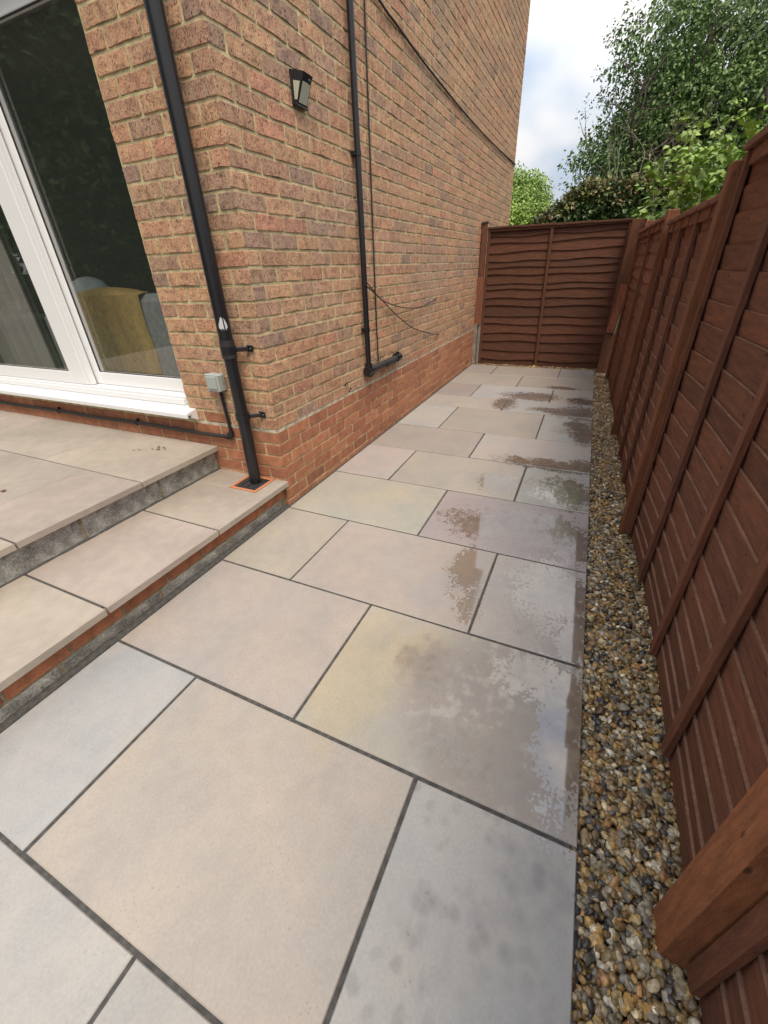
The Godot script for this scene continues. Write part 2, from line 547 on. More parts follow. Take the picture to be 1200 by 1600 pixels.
func set_view() -> void:
	cam = Camera3D.new()
	cam.name = "camera"
	cam.fov = 102.485
	cam.near = 0.05
	cam.far = 600.0
	cam.position = Vector3(1.5636, 1.2964, 1.8229)
	cam.basis = Basis.from_euler(Vector3(deg_to_rad(-30.605), deg_to_rad(25.9455), deg_to_rad(-2.3715)), EULER_ORDER_YXZ)
	add_child(cam)
	var we := WorldEnvironment.new()
	we.name = "world_environment"
	var e := Environment.new()
	e.background_mode = Environment.BG_SKY
	var sk := Sky.new()
	var pm := PanoramaSkyMaterial.new()
	pm.panorama = ImageTexture.create_from_image(sky_picture())
	pm.energy_multiplier = 1.0
	sk.sky_material = pm
	e.sky = sk
	e.background_energy_multiplier = 1.0
	e.tonemap_mode = Environment.TONE_MAPPER_LINEAR
	e.tonemap_exposure = 1.95
	e.sdfgi_enabled = true
	e.ssao_enabled = true
	e.ssil_enabled = true
	we.environment = e
	add_child(we)
	var sun := DirectionalLight3D.new()
	sun.name = "sun"
	sun.light_energy = 0.5
	sun.light_color = Color(1.0, 0.93, 0.83)
	sun.light_angular_distance = 25.0
	sun.shadow_enabled = true
	sun.look_at_from_position(Vector3.ZERO, -Vector3(0.38, 1.0, 0.45), Vector3.UP)
	add_child(sun)


func sky_picture() -> Image:
	var w := 1024
	var h := 512
	var nz := noise(7, 2.6, 6)
	var nb := noise(8, 1.2, 3)
	var im := Image.create(w, h, false, Image.FORMAT_RGBF)
	for y in h:
		var el := (0.5 - (y + 0.5) / h) * PI
		for x in w:
			var az := (x + 0.5) / w * TAU
			var d := Vector3(cos(el) * sin(az), sin(el), cos(el) * cos(az))
			var c := Color(0.40, 0.40, 0.38)
			if d.y > 0.0:
				var p := Vector3(d.x, d.y * 1.6 + 0.3, d.z)
				var f := nz.get_noise_3dv(p) * 0.9 + nb.get_noise_3dv(p) * 0.7
				var cl := smoothstep(-0.50, 0.08, f)          # cloud cover
				var th := smoothstep(0.02, 0.50, f)           # thick, grey inside
				var blue := Color(0.34, 0.44, 0.60).lerp(Color(0.48, 0.54, 0.61), pow(1.0 - d.y, 3.0))
				var cloud := Color(0.72, 0.715, 0.71).lerp(Color(0.42, 0.43, 0.455), th)
				c = blue.lerp(cloud, cl)
				c = c * 1.55 * (1.0 + 2.0 * d.y) / 3.0      # overcast skies brighten towards the zenith
			im.set_pixel(x, y, c)
	return im


func build_ground() -> void:
	var b := MB.new()
	b.quad(Vector3(-200, -0.16, 200), Vector3(200, -0.16, 200), Vector3(200, -0.16, -200), Vector3(-200, -0.16, -200))
	tag(obj("ground", b, M.grass_ground), "grassy garden ground beyond the fences", "ground", "", "structure")
	# the paved path: a bed of dark grout with one stone per slab
	var gb := MB.new()
	var q := [Vector2(-0.03, 3.0), Vector2(edge_x(3.0) - 0.014, 3.0), Vector2(edge_x(-4.64) - 0.014, -4.64), Vector2(-0.03, -4.64)]
	slab(gb, q, -0.0035, 0.12)
	var path := obj("path", gb, M.grey_grout)
	tag(path, "paved side path of pale sandstone slabs with dark grout joints", "path", "", "structure")
	var pm := paving_material()
	var g := 0.0055
	for r in 13:
		var xs: Array = [0.012] + JX[r] + [1.759]
		for s in xs.size() - 1:
			var z1: float = ZS[r] - g
			var z0: float = ZS[r + 1] + g
			var xl: float = xs[s] + (g if s > 0 else 0.0)
			var xr: float = xs[s + 1] - (g if s < xs.size() - 2 else 0.0)
			var m := MB.new()
			m.uv_at = Vector3(P0.x, 0, P0.y)
			m.uv_by = Vector3(1 / PS.x, 1, 1 / PS.y)
			var last: bool = s == xs.size() - 2
			var j := func() -> float: return rng.randf_range(-0.0014, 0.0014)
			slab(m, [Vector2(xl + (shear(z1) if s > 0 else 0.0) + j.call(), z1 + j.call()), Vector2((edge_x(z1) if last else xr + shear(z1)) + j.call(), z1 + j.call()), Vector2((edge_x(z0) if last else xr + shear(z0)) + j.call(), z0 + j.call()), Vector2(xl + (shear(z0) if s > 0 else 0.0) + j.call(), z0 + j.call())], 0.0 + rng.randf_range(-0.0008, 0.0008), 0.022)
			obj("paving_slab", m, pm, path)
	var fb := MB.new()   # bedding mortar showing at the edge of the gravel strip
	var pts := []
	for i in 40:
		var z := 2.9 - i * 0.19
		pts.append(Vector3(edge_x(z) - 0.007 + rng.randf_range(-0.006, 0.006), -0.040, z))
	fb.tube(pts, 0.022, 0.022, 7)
	obj("edge_mortar", fb, M.grey_grout, path)


func slab(m: MB, q: Array, y: float, thick: float) -> void:   # q: four corners (x, z) counter-clockwise from above
	var c: Vector2 = (q[0] + q[1] + q[2] + q[3]) / 4
	var ch := 0.0025
	var top := []; var rim := []; var low := []
	for i in 4:
		var p: Vector2 = q[i]
		var inn := Vector2(p.x + signf(c.x - p.x) * ch, p.y + signf(c.y - p.y) * ch)
		top.append(Vector3(inn.x, y, inn.y)); rim.append(Vector3(p.x, y - ch, p.y)); low.append(Vector3(p.x, y - thick, p.y))
	m.quad(top[0], top[1], top[2], top[3])
	for i in 4:
		var j := (i + 1) % 4
		m.quad(rim[i], rim[j], top[j], top[i])
		m.quad(low[i], low[j], rim[j], rim[i])
	m.quad(low[3], low[2], low[1], low[0])


func stone_tone() -> Color:
	var k := rng.randf_range(0.93, 1.05)
	return [srgb(199, 186, 172, 0.75), srgb(201, 189, 175, 0.75), srgb(196, 186, 174, 0.75), srgb(202, 188, 177, 0.75)][rng.randi() % 4] * k


func wavy_tube(z0: float, z1: float, x: float, y: float, r: float) -> MB:
	var b := MB.new()
	var pts := []
	var n := int(absf(z1 - z0) / 0.05)
	for i in n + 1:
		pts.append(Vector3(x + rng.randf_range(-0.003, 0.003), y + rng.randf_range(-0.003, 0.003), lerpf(z0, z1, float(i) / n)))
	b.tube(pts, r, r, 8)
	return b


func build_terrace() -> void:
	# lower step: tread at 0.177
	var core := MB.new()
	core.span(Vector3(-0.56, -0.1, 0.0), Vector3(-0.0255, 0.140, 3.0), 0.0)
	var step := obj("step", core, M.dull_mortar)
	tag(step, "lower stone step in front of the patio door with brick and block riser", "step", "", "structure")
	var zz := [-0.002, 0.594, 1.203, 1.81, 2.42, 3.0]
	for i in 5:
		var m := MB.new()
		m.col = stone_tone()
		var z1: float = zz[i + 1] - 0.005
		var z0: float = zz[i] + (0.005 if i else 0.0)
		if i == 0:
			# the end tread is cut round the drain grate
			var gx0 := -0.285; var gx1 := -0.073; var gz1 := 0.196
			slab(m, [Vector2(-0.56, gz1), Vector2(0.02, gz1), Vector2(0.02, gz1 - 0.0), Vector2(-0.56, gz1)], 0.177, 0.032)
			m = MB.new(); m.col = stone_tone()
			slab(m, [Vector2(-0.56, z1), Vector2(0.02, z1), Vector2(0.02, gz1), Vector2(-0.56, gz1)], 0.177, 0.032)
			slab(m, [Vector2(-0.56, gz1 - 0.0006), Vector2(gx0, gz1 - 0.0006), Vector2(gx0, z0), Vector2(-0.56, z0)], 0.177, 0.032)
			slab(m, [Vector2(gx1, gz1 - 0.0006), Vector2(0.02, gz1 - 0.0006), Vector2(0.02, z0), Vector2(gx1, z0)], 0.177, 0.032)
		else:
			slab(m, [Vector2(-0.56, z1), Vector2(0.02, z1), Vector2(0.02, z0), Vector2(-0.56, z0)], 0.177 + rng.randf_range(-0.0008, 0.0008), 0.032)
		obj("tread_slab", m, M.step_stone, step)
	var jt := MB.new()
	jt.span(Vector3(-0.54, 0.1402, 0.0), Vector3(-0.012, 0.1715, 3.0), 0.0)
	obj("tread_bed", jt, M.grey_grout, step)
	# riser of the lower step: a course of brick over concrete block
	var z := 0.012
	while z < 2.95:
		var l := minf(0.215, 2.99 - z)
		var b := MB.new()
		b.col = Color(0.52, 0.20, 0.10) * rng.randf_range(0.8, 1.1)
		b.brick(Vector3(-0.0215 + rng.randf_range(-0.002, 0.001), 0.066, z + l), Vector3(0, 0, -1), Vector3.UP, Vector3.RIGHT, l, 0.065, rng)
		obj("brick", b, M.plain_brick, step)
		z += 0.225
	z = 0.06
	while z < 2.9:
		var l := 0.44
		var b := MB.new()
		b.col = Color(1, 1, 1) * rng.randf_range(0.75, 1.1)
		b.box(Vector3(-0.047 + rng.randf_range(-0.002, 0.001), 0.010, z + l / 2), Vector3(0.05, 0.092, l), 0.006)
		obj("concrete_block", b, M.concrete_block, step)
		z += 0.452
	var fl := wavy_tube(-0.01, 2.98, -0.010, -0.006, 0.019)
	obj("mortar_fillet", fl, M.grey_grout, step)
	# upper terrace at 0.345
	var uc := MB.new()
	uc.span(Vector3(-4.6, -0.1, 0.0), Vector3(-0.5435, 0.312, 3.2), 0.0)
	var ter := obj("terrace", uc, M.dull_mortar)
	tag(ter, "upper terrace of pale stone slabs against the patio door", "terrace", "", "structure")
	var bed := MB.new()
	bed.span(Vector3(-4.6, 0.312, 0.0), Vector3(-0.53, 0.3405, 3.2), 0.0)
	obj("terrace_bed", bed, M.grey_grout, ter)
	var rows := [[-0.0015, 0.568, [-0.505, -1.414, -2.332, -3.24, -4.15, -4.6]], [0.568, 1.187, [-0.505, -0.972, -1.88, -2.79, -3.7, -4.6]], [1.187, 1.80, [-0.505, -1.42, -2.33, -3.24, -4.15, -4.6]], [1.80, 2.41, [-0.505, -0.97, -1.88, -2.79, -3.7, -4.6]], [2.41, 3.0, [-0.505, -1.42, -2.33, -3.24, -4.15, -4.6]]]
	for r in rows:
		for i in r[2].size() - 1:
			var xr: float = r[2][i] - (0.003 if i else 0.0)
			var xl: float = r[2][i + 1] + 0.003
			var m := MB.new()
			m.col = stone_tone()
			slab(m, [Vector2(xl, r[1] - 0.004), Vector2(xr, r[1] - 0.004), Vector2(xr, r[0] + 0.004), Vector2(xl, r[0] + 0.004)], 0.345 + rng.randf_range(-0.0008, 0.0008), 0.032)
			obj("terrace_slab", m, M.step_stone, ter)
	for s in [[-0.02, 0.0], [0.0, 0.0]]: pass
	z = 0.004
	var ls := [0.44, 0.446, 0.44, 0.44, 0.44, 0.44, 0.40]
	for l in ls:
		var b := MB.new()
		b.col = Color(1, 1, 1) * rng.randf_range(0.85, 1.15)
		b.box(Vector3(-0.565, 0.243, z + l / 2), Vector3(0.05, 0.140, l), 0.006)
		obj("concrete_block", b, M.concrete_block, ter)
		z += l + 0.014
	obj("mortar_fillet", wavy_tube(0.0, 2.98, -0.542, 0.174, 0.012), M.grey_grout, ter)
	# drops and small stains left on the terrace
	for p in [[-0.86, 0.16, 0.011], [-0.83, 0.19, 0.013], [-0.82, 0.155, 0.009], [-0.87, 0.2, 0.008], [-0.94, 0.24, 0.007], [-0.97, 0.26, 0.006], [-0.79, 0.17, 0.007], [-1.13, 0.92, 0.016]]:
		var s := MB.new()
		var c := Vector3(p[0], 0.3492, p[1])
		for i in 10:
			var a0 := TAU * i / 10; var a1 := TAU * (i + 1) / 10
			var r0: float = p[2] * (1.0 + 0.3 * sin(i * 2.4)); var r1: float = p[2] * (1.0 + 0.3 * sin(((i + 1) % 10) * 2.4))
			s.tri(c, c + Vector3(cos(a1) * r1, 0, -sin(a1) * r1 * 0.8) * Vector3(1, 1, -1) * Vector3(1, 1, -1), c + Vector3(cos(a0) * r0, 0, -sin(a0) * r0 * 0.8))
		s.col = Color.WHITE
		obj("stain", s, M.stain if M.has("stain") else mat("stain", Color(0.14, 0.06, 0.03), 0.5), ter)


# ---------------------------------------------------------------- house

func shows(c: Vector3, out: Vector3, area: float) -> float:
	var d := cam.position - c
	var p := cam.basis.inverse() * (-d)
	if p.z > -0.1: return 0.0
	var f := 1.0 / tan(deg_to_rad(cam.fov / 2))
	var x := p.x / -p.z * f / 0.75
	var y := p.y / -p.z * f
	if absf(x) > 1.04 or absf(y) > 1.04: return 0.0
	return area * maxf(0.0, d.normalized().dot(out)) / (p.z * p.z)

func rustic_tone(y: float, z: float, nz: FastNoiseLite) -> Color:
	var pal := [Color(0.75, 0.425, 0.252), Color(0.73, 0.395, 0.238), Color(0.77, 0.445, 0.262), Color(0.69, 0.395, 0.252), Color(0.60, 0.365, 0.245), Color(0.77, 0.385, 0.245), Color(0.73, 0.435, 0.258), Color(0.55, 0.345, 0.25)]
	var r := rng.randf() + nz.get_noise_2d(z * 1.2, y * 1.8) * 0.35
	var i := clampi(int(r * 8.0), 0, 7)
	if rng.randf() < 0.6: i = rng.randi() % 4
	var c: Color = pal[i] * rng.randf_range(0.88, 1.10)
	# weathered grey patches high on the wall
	var g := smoothstep(0.15, 0.5, nz.get_noise_2d(z * 0.9 + 40.0, y * 1.1))
	return c.lerp(Color(0.50, 0.37, 0.28), g * 0.4)

func build_house() -> void:
	var house := thing("house")
	tag(house, "two storey brown brick house with white patio door and orange brick base", "house")
	var lw := MB.new()
	lw.span(Vector3(-0.29, -0.12, -6.55), Vector3(-0.0038, 5.62, -0.0046), 0.0)
	var wall := obj("wall", lw, M.sand_mortar, house)
	var sw := MB.new()
	sw.span(Vector3(-0.675, -0.12, -0.29), Vector3(-0.2901, 5.62, -0.0038), 0.0)
	sw.span(Vector3(-0.2899, -0.12, -0.0045), Vector3(-0.0045, 5.62, -0.0039), 0.0)
	sw.span(Vector3(-3.4, -0.12, -0.29), Vector3(-0.6752, 0.50, -0.0038), 0.0)
	sw.span(Vector3(-3.4, 2.615, -0.29), Vector3(-0.6752, 5.62, -0.0038), 0.0)
	sw.span(Vector3(-8.0, -0.12, -0.29), Vector3(-3.4002, 5.62, -0.0038), 0.0)
	var wall2 := obj("wall", sw, M.sand_mortar, house)
	var ow := MB.new()
	ow.span(Vector3(-8.3, -0.12, -6.55), Vector3(-8.0002, 5.62, -0.0038), 0.0)
	ow.span(Vector3(-8.0, -0.12, -6.55), Vector3(-0.2902, 5.62, -6.27), 0.0)
	obj("wall", ow, M.sand_mortar, house)
	# bricks: gather, then build the most visible one by one
	var nz := noise(91, 1.0, 3)
	var list := []
	var courses := []
	for k in range(-6, 1): courses.append([0.4885 - 0.0745 * (1 - k) + 0.0745, true])
	var base := []
	for k in 7:
		base.append([0.484 - 0.0655 - k * 0.0752, 0.0655, true, k])
	for k in 68:
		base.append([0.506 + k * 0.075, 0.0625, false, k])
	for cr in base:
		var y: float = cr[0]; var h: float = cr[1]; var plain: bool = cr[2]
		var odd := int(cr[3]) % 2 == 1
		if plain: odd = not odd
		var jw := 0.0 if plain else 0.0025
		if y > 5.55 or y < -0.1: continue
		# long wall, from the corner away
		var z := 0.0
		var first := true
		while z > -6.54:
			var l := 0.1025 if first and odd else 0.215
			l = minf(l, z + 6.55)
			list.append([Vector3(0, y, z - (0.0 if first else jw)), Vector3(0, 0, -1), Vector3.RIGHT, l - (0.0 if first else jw), h, plain, 0])
			z -= l + 0.010
			first = false
		# short wall
		var x := 0.0
		first = true
		var stop := -3.4 if (y < 0.44 or y > 2.615) else -0.675
		while x > stop + 0.02:
			var l := 0.215 if first and odd else (0.1025 if first else 0.215)
			l = minf(l, x - stop)
			list.append([Vector3(x - l, y, 0), Vector3(1, 0, 0), Vector3.BACK, l - (0.0 if first else jw), h, plain, 1])
			x -= l + 0.010
			first = false
	var score := []
	for i in list.size():
		var e = list[i]
		score.append([shows(e[0] + e[1] * e[3] / 2 + Vector3(0, e[4] / 2, 0), e[2], e[3] * e[4]), i])
	score.sort_custom(func(p, q): return p[0] > q[0])
	var single := {}
	for k in 300: single[score[k][1]] = true
	var rest := [[MB.new(), MB.new()], [MB.new(), MB.new()]]
	for i in list.size():
		var e = list[i]
		var plain: bool = e[5]
		var o: Vector3 = e[0]
		var tone: Color
		if plain:
			tone = [Color(0.56, 0.235, 0.125), Color(0.52, 0.21, 0.115), Color(0.60, 0.26, 0.14), Color(0.48, 0.195, 0.11)][rng.randi() % 4] * rng.randf_range(0.85, 1.05)
			if o.y < 0.1 and e[6] == 0: tone = tone.lerp(Color(0.2, 0.11, 0.07), rng.randf() * 0.35)
		else:
			tone = rustic_tone(o.y, o.z + o.x * 2.0, nz)
			if e[6] == 1 and o.y < 0.58 and o.x < -0.4 and o.x > -0.6: tone = Color(0.54, 0.22, 0.12)
		var b: MB = MB.new() if single.has(i) else rest[e[6]][1 if plain else 0]
		b.col = tone
		b.brick(o, e[1], Vector3.UP, e[2], e[3], e[4], rng, 0.0012 if plain else 0.0024)
		if single.has(i):
			obj("brick", b, M.plain_brick if plain else M.rustic_brick, wall if e[6] == 0 else wall2)
	for s in 2:
		for q in 2:
			var r := obj("bricks", rest[s][q], M.plain_brick if q else M.rustic_brick, wall if s == 0 else wall2)
			r.set_meta("kind", "stuff")
	# pale pointing over the damp course
	var dp := MB.new()
	dp.span(Vector3(-0.003, 0.4845, -6.54), Vector3(-0.0015, 0.5045, 0.0), 0.002)
	dp.span(Vector3(-0.62, 0.4845, -0.003), Vector3(-0.0018, 0.5045, -0.0012), 0.002)
	obj("pointing", dp, M.pale_mortar, wall)
	var fl := MB.new()
	var pts := []
	for i in 60:
		pts.append(Vector3(rng.randf_range(0.0, 0.006), -0.012, -i * 0.079))
	fl.tube(pts, 0.016, 0.016, 6)
	obj("mortar_fillet", fl, M.grey_grout, wall)
	# roof
	var rf := MB.new()
	rf.span(Vector3(-8.3, 5.6205, -6.6), Vector3(0.02, 5.68, 0.35), 0.0)
	rf.quad(Vector3(-8.5, 5.6, 0.5), Vector3(0.15, 5.6, 0.5), Vector3(0.15, 7.6, -3.2), Vector3(-8.5, 7.6, -3.2))
	rf.quad(Vector3(0.15, 5.6, -6.9), Vector3(-8.5, 5.6, -6.9), Vector3(-8.5, 7.6, -3.2), Vector3(0.15, 7.6, -3.2))
	rf.tri(Vector3(-0.02, 5.68, -0.1), Vector3(-0.02, 5.68, -6.5), Vector3(-0.02, 7.4, -3.2))
	rf.col = Color(0.16, 0.1, 0.075)
	obj("roof", rf, M.plain, house)
	# the room behind the glass
	var rm := MB.new()
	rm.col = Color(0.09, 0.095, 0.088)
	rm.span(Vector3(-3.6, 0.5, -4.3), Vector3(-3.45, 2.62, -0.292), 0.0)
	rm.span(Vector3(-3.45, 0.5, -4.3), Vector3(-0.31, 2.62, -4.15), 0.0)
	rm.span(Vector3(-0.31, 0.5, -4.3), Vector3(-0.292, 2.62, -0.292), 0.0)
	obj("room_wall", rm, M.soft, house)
	var rc := MB.new()
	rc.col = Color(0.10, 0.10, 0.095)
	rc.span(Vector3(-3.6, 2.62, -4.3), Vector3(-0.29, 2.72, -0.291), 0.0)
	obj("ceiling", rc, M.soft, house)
	var rl := MB.new()
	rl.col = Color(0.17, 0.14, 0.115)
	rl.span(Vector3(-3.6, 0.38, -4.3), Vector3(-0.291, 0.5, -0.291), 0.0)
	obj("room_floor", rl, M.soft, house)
	build_door(house)


func build_door(house: Node3D) -> void:
	# white sliding patio door set back in the opening
	var xr := -0.679; var xl := -3.396
	var fr := MB.new()
	fr.span(Vector3(xr - 0.06, 0.58, -0.20), Vector3(xr, 2.605, -0.06), 0.003)
	fr.span(Vector3(xl, 0.58, -0.20), Vector3(xl + 0.06, 2.605, -0.06), 0.003)
	fr.span(Vector3(xl + 0.0601, 2.53, -0.20), Vector3(xr - 0.0601, 2.605, -0.06), 0.003)
	fr.span(Vector3(xl + 0.0601, 0.5801, -0.20), Vector3(xr - 0.0601, 0.618, -0.028), 0.003)
	fr.span(Vector3(xl + 0.0602, 0.6182, -0.20), Vector3(xr - 0.0602, 0.632, -0.046), 0.003)
	var door := obj("patio_door", fr, M.upvc, house)
	var sill := MB.new()
	sill.quad(Vector3(xl, 0.5785, -0.03), Vector3(-0.612, 0.5785, -0.0), Vector3(-0.612, 0.5785, -0.0), Vector3(xl, 0.5785, -0.03))
	var prof := [Vector2(-0.20, 0.579), Vector2(-0.012, 0.578), Vector2(0.074, 0.566), Vector2(0.080, 0.560), Vector2(0.080, 0.536), Vector2(0.072, 0.536), Vector2(0.072, 0.552), Vector2(0.008, 0.553), Vector2(0.008, 0.51), Vector2(-0.20, 0.51)]
	var sx := [-3.6, -0.612]
	sill = MB.new()
	for i in prof.size():
		var p: Vector2 = prof[i]; var q: Vector2 = prof[(i + 1) % prof.size()]
		var inside := p.x < 0.0 and q.x < 0.0
		var x0: float = xl if inside else sx[0]; var x1: float = xr if inside else sx[1]
		sill.quad(Vector3(x0, p.y, p.x), Vector3(x0, q.y, q.x), Vector3(x1, q.y, q.x), Vector3(x1, p.y, p.x))
	for x in sx:
		var c := Vector3(x, 0.55, 0.04)
		var poly := [Vector3(x, 0.5775, 0.001), Vector3(x, 0.566, 0.074), Vector3(x, 0.560, 0.080), Vector3(x, 0.536, 0.080), Vector3(x, 0.536, 0.072), Vector3(x, 0.552, 0.072), Vector3(x, 0.51, 0.008), Vector3(x, 0.51, 0.001)]
		for i in poly.size():
			if x > -1.0: sill.tri(c, poly[(i + 1) % poly.size()], poly[i])
			else: sill.tri(c, poly[i], poly[(i + 1) % poly.size()])
	obj("sill", sill, M.upvc, door)
	# outer sash on the left, inner sash on the right
	for s in [[-3.33, -1.745, -0.066, -0.108], [-1.83, -0.735, -0.120, -0.162]]:
		var b := MB.new()
		var x0: float = s[0]; var x1: float = s[1]; var zf: float = s[2]; var zb: float = s[3]
		var st := 0.175 if zf > -0.1 else 0.18
		b.span(Vector3(x0, 0.634, zb), Vector3(x0 + (0.1 if zf > -0.1 else st), 2.527, zf), 0.004)
		b.span(Vector3(x1 - (st if zf > -0.1 else 0.06), 0.634, zb), Vector3(x1, 2.527, zf), 0.004)
		var a0: float = x0 + (0.1 if zf > -0.1 else st)
		var a1: float = x1 - (st if zf > -0.1 else 0.06)
		b.span(Vector3(a0, 0.6341, zb + 0.0005), Vector3(a1, 0.722, zf - 0.001), 0.004)
		b.span(Vector3(a0, 2.435, zb + 0.0005), Vector3(a1, 2.5269, zf - 0.001), 0.004)
		if zf > -0.1:
			b.span(Vector3(x1 + 0.003, 0.636, zb), Vector3(x1 + 0.04, 2.525, zf - 0.004), 0.002)
		var sash := obj("sash", b, M.upvc, door)
		var bd := MB.new()   # dark glazing seal
		bd.col = Color(0.02, 0.02, 0.022)
		for q in [[Vector3(a0, 0.722, zf - 0.012), Vector3(a0 + 0.006, 2.435, zf - 0.004)], [Vector3(a1 - 0.006, 0.722, zf - 0.012), Vector3(a1, 2.435, zf - 0.004)], [Vector3(a0 + 0.006, 0.722, zf - 0.012), Vector3(a1 - 0.006, 0.727, zf - 0.004)], [Vector3(a0 + 0.006, 2.43, zf - 0.012), Vector3(a1 - 0.006, 2.435, zf - 0.004)]]:
			bd.span(q[0], q[1], 0.0)
		obj("seal", bd, M.plain, door)
		var gl := MB.new()
		var zg := zf - 0.016
		gl.quad(Vector3(a0, 0.72, zg), Vector3(a1, 0.72, zg), Vector3(a1, 2.438, zg), Vector3(a0, 2.438, zg))
		gl.quad(Vector3(a0, 0.72, zg - 0.018), Vector3(a1, 0.72, zg - 0.018), Vector3(a1, 2.438, zg - 0.018), Vector3(a0, 2.438, zg - 0.018))
		obj("pane", gl, M.glass, door)
	# things in the room
	var sofa := thing("sofa", Vector3(-1.8, 0.5, -0.95))
	tag(sofa, "grey sofa standing with its back to the patio door glass", "sofa")
	var sb := MB.new(); sb.col = Color(0.30, 0.335, 0.33)
	sb.box(Vector3(0, 0.36, 0.33), Vector3(1.75, 0.68, 0.20), 0.05)
	obj("backrest", sb, M.fabric, sofa)
	sb = MB.new(); sb.col = Color(0.30, 0.335, 0.33)
	sb.box(Vector3(0, 0.22, -0.1), Vector3(1.7, 0.36, 0.64), 0.05)
	obj("seat", sb, M.fabric, sofa)
	for s in [-1, 1]:
		sb = MB.new(); sb.col = Color(0.32, 0.35, 0.34)
		sb.box(Vector3(0.92 * s, 0.3, 0.0), Vector3(0.2, 0.58, 0.9), 0.06)
		obj("armrest", sb, M.fabric, sofa)
	for p in [[-0.55, 0.30, 0.3], [0.55, 0.33, -0.2], [0.78, 0.22, 0.5]]:
		var cu := thing("cushion", Vector3(-1.8 + p[0], 1.14, -0.72))
		var cb := MB.new(); cb.col = Color(0.42, 0.48, 0.48)
		cb.lump(Vector3(0, 0.06, 0), Vector3(0.25, 0.13, 0.10), 8, 12)
		tag(obj_in(cu, cb), "", "")
		tag(cu, ["pale grey cushion on the sofa beside the left end of the mustard throw", "pale grey cushion on the sofa just right of the mustard throw", "pale grey cushion at the right end of the sofa back"][[-0.55, 0.55, 0.78].find(p[0])], "cushion", "sofa cushions")
	var th := thing("throw", Vector3(-1.86, 0.6, -0.405))
	var tb := MB.new(); tb.col = Color(0.50, 0.36, 0.12)
	var cols := 14; var rws := 16
	var gp := []
	for i in cols + 1:
		var row := []
		for j in rws + 1:
			var u := float(i) / cols; var v := float(j) / rws
			var x := lerpf(-0.36, 0.36, u)
			var y: float; var z: float
			if v < 0.78:
				y = lerpf(0.03, 0.618, v / 0.78); z = 0.0
			else:
				var a := (v - 0.78) / 0.22
				y = 0.618 + 0.012 * sin(a * PI) + 0.02 * sin(u * 5.0); z = -0.24 * a
			z += 0.012 * sin(u * 17.0 + v * 2.0) * (1.0 - 0.5 * v) + 0.006 * sin(u * 31.0) - 0.107 + 0.012
			row.append(Vector3(x + 0.01 * sin(v * 9.0), y, z))
		gp.append(row)
	for i in cols:
		for j in rws:
			tb.quad(gp[i][j], gp[i + 1][j], gp[i + 1][j + 1], gp[i][j + 1])
	var tm := obj("cloth", tb, M.fabric, th)
	tm.position.z = 0.0
	tag(th, "mustard yellow throw draped over the sofa back behind the glass", "throw")
	var ct := thing("curtain", Vector3(-3.17, 0.52, -0.42))
	var cb2 := MB.new(); cb2.col = Color(0.27, 0.26, 0.245)
	for i in 60:
		var x0 := -0.42 + i * 0.014; var x1 := x0 + 0.014
		var f := func(x: float) -> float: return 0.045 * sin(x * 44.0) + 0.02 * sin(x * 19.0)
		cb2.quad(Vector3(x0, 0, f.call(x0)), Vector3(x1, 0, f.call(x1)), Vector3(x1, 1.98, f.call(x1)), Vector3(x0, 1.98, f.call(x0)))
	obj("cloth", cb2, M.soft, ct)
	tag(ct, "pale grey curtain hanging inside the left part of the patio door", "curtain")
	var lp := thing("floor_lamp", Vector3(-3.05, 0.5, -0.62))
	var lb := MB.new(); lb.col = Color(0.4, 0.45, 0.43)
	lb.tube([Vector3(0, 0.0, 0), Vector3(0, 0.03, 0)], 0.13, 0.12, 18)
	obj("base", lb, M.plain, lp)
	lb = MB.new(); lb.col = Color(0.4, 0.45, 0.43)
	lb.tube([Vector3(0, 0.03, 0), Vector3(-0.02, 1.5, 0)], 0.014, 0.014, 8)
	obj("pole", lb, M.plain, lp)
	lb = MB.new(); lb.col = Color(0.5, 0.48, 0.42)
	lb.tube([Vector3(-0.02, 1.5, 0), Vector3(-0.02, 1.8, 0)], 0.2, 0.13, 16)
	obj("lamp_shade", lb, M.soft, lp)
	tag(lp, "grey floor lamp with round base standing inside behind the left pane", "floor lamp")


func obj_in(parent: Node3D, b: MB) -> Node:
	var o := obj("cover", b, M.fabric, parent)
	return o


# ---------------------------------------------------------------- fences

func timber_tone(k := 1.0) -> Color:
	return Color(0.31, 0.112, 0.057).lerp(Color(0.245, 0.095, 0.052), rng.randf()) * k * rng.randf_range(0.88, 1.12)

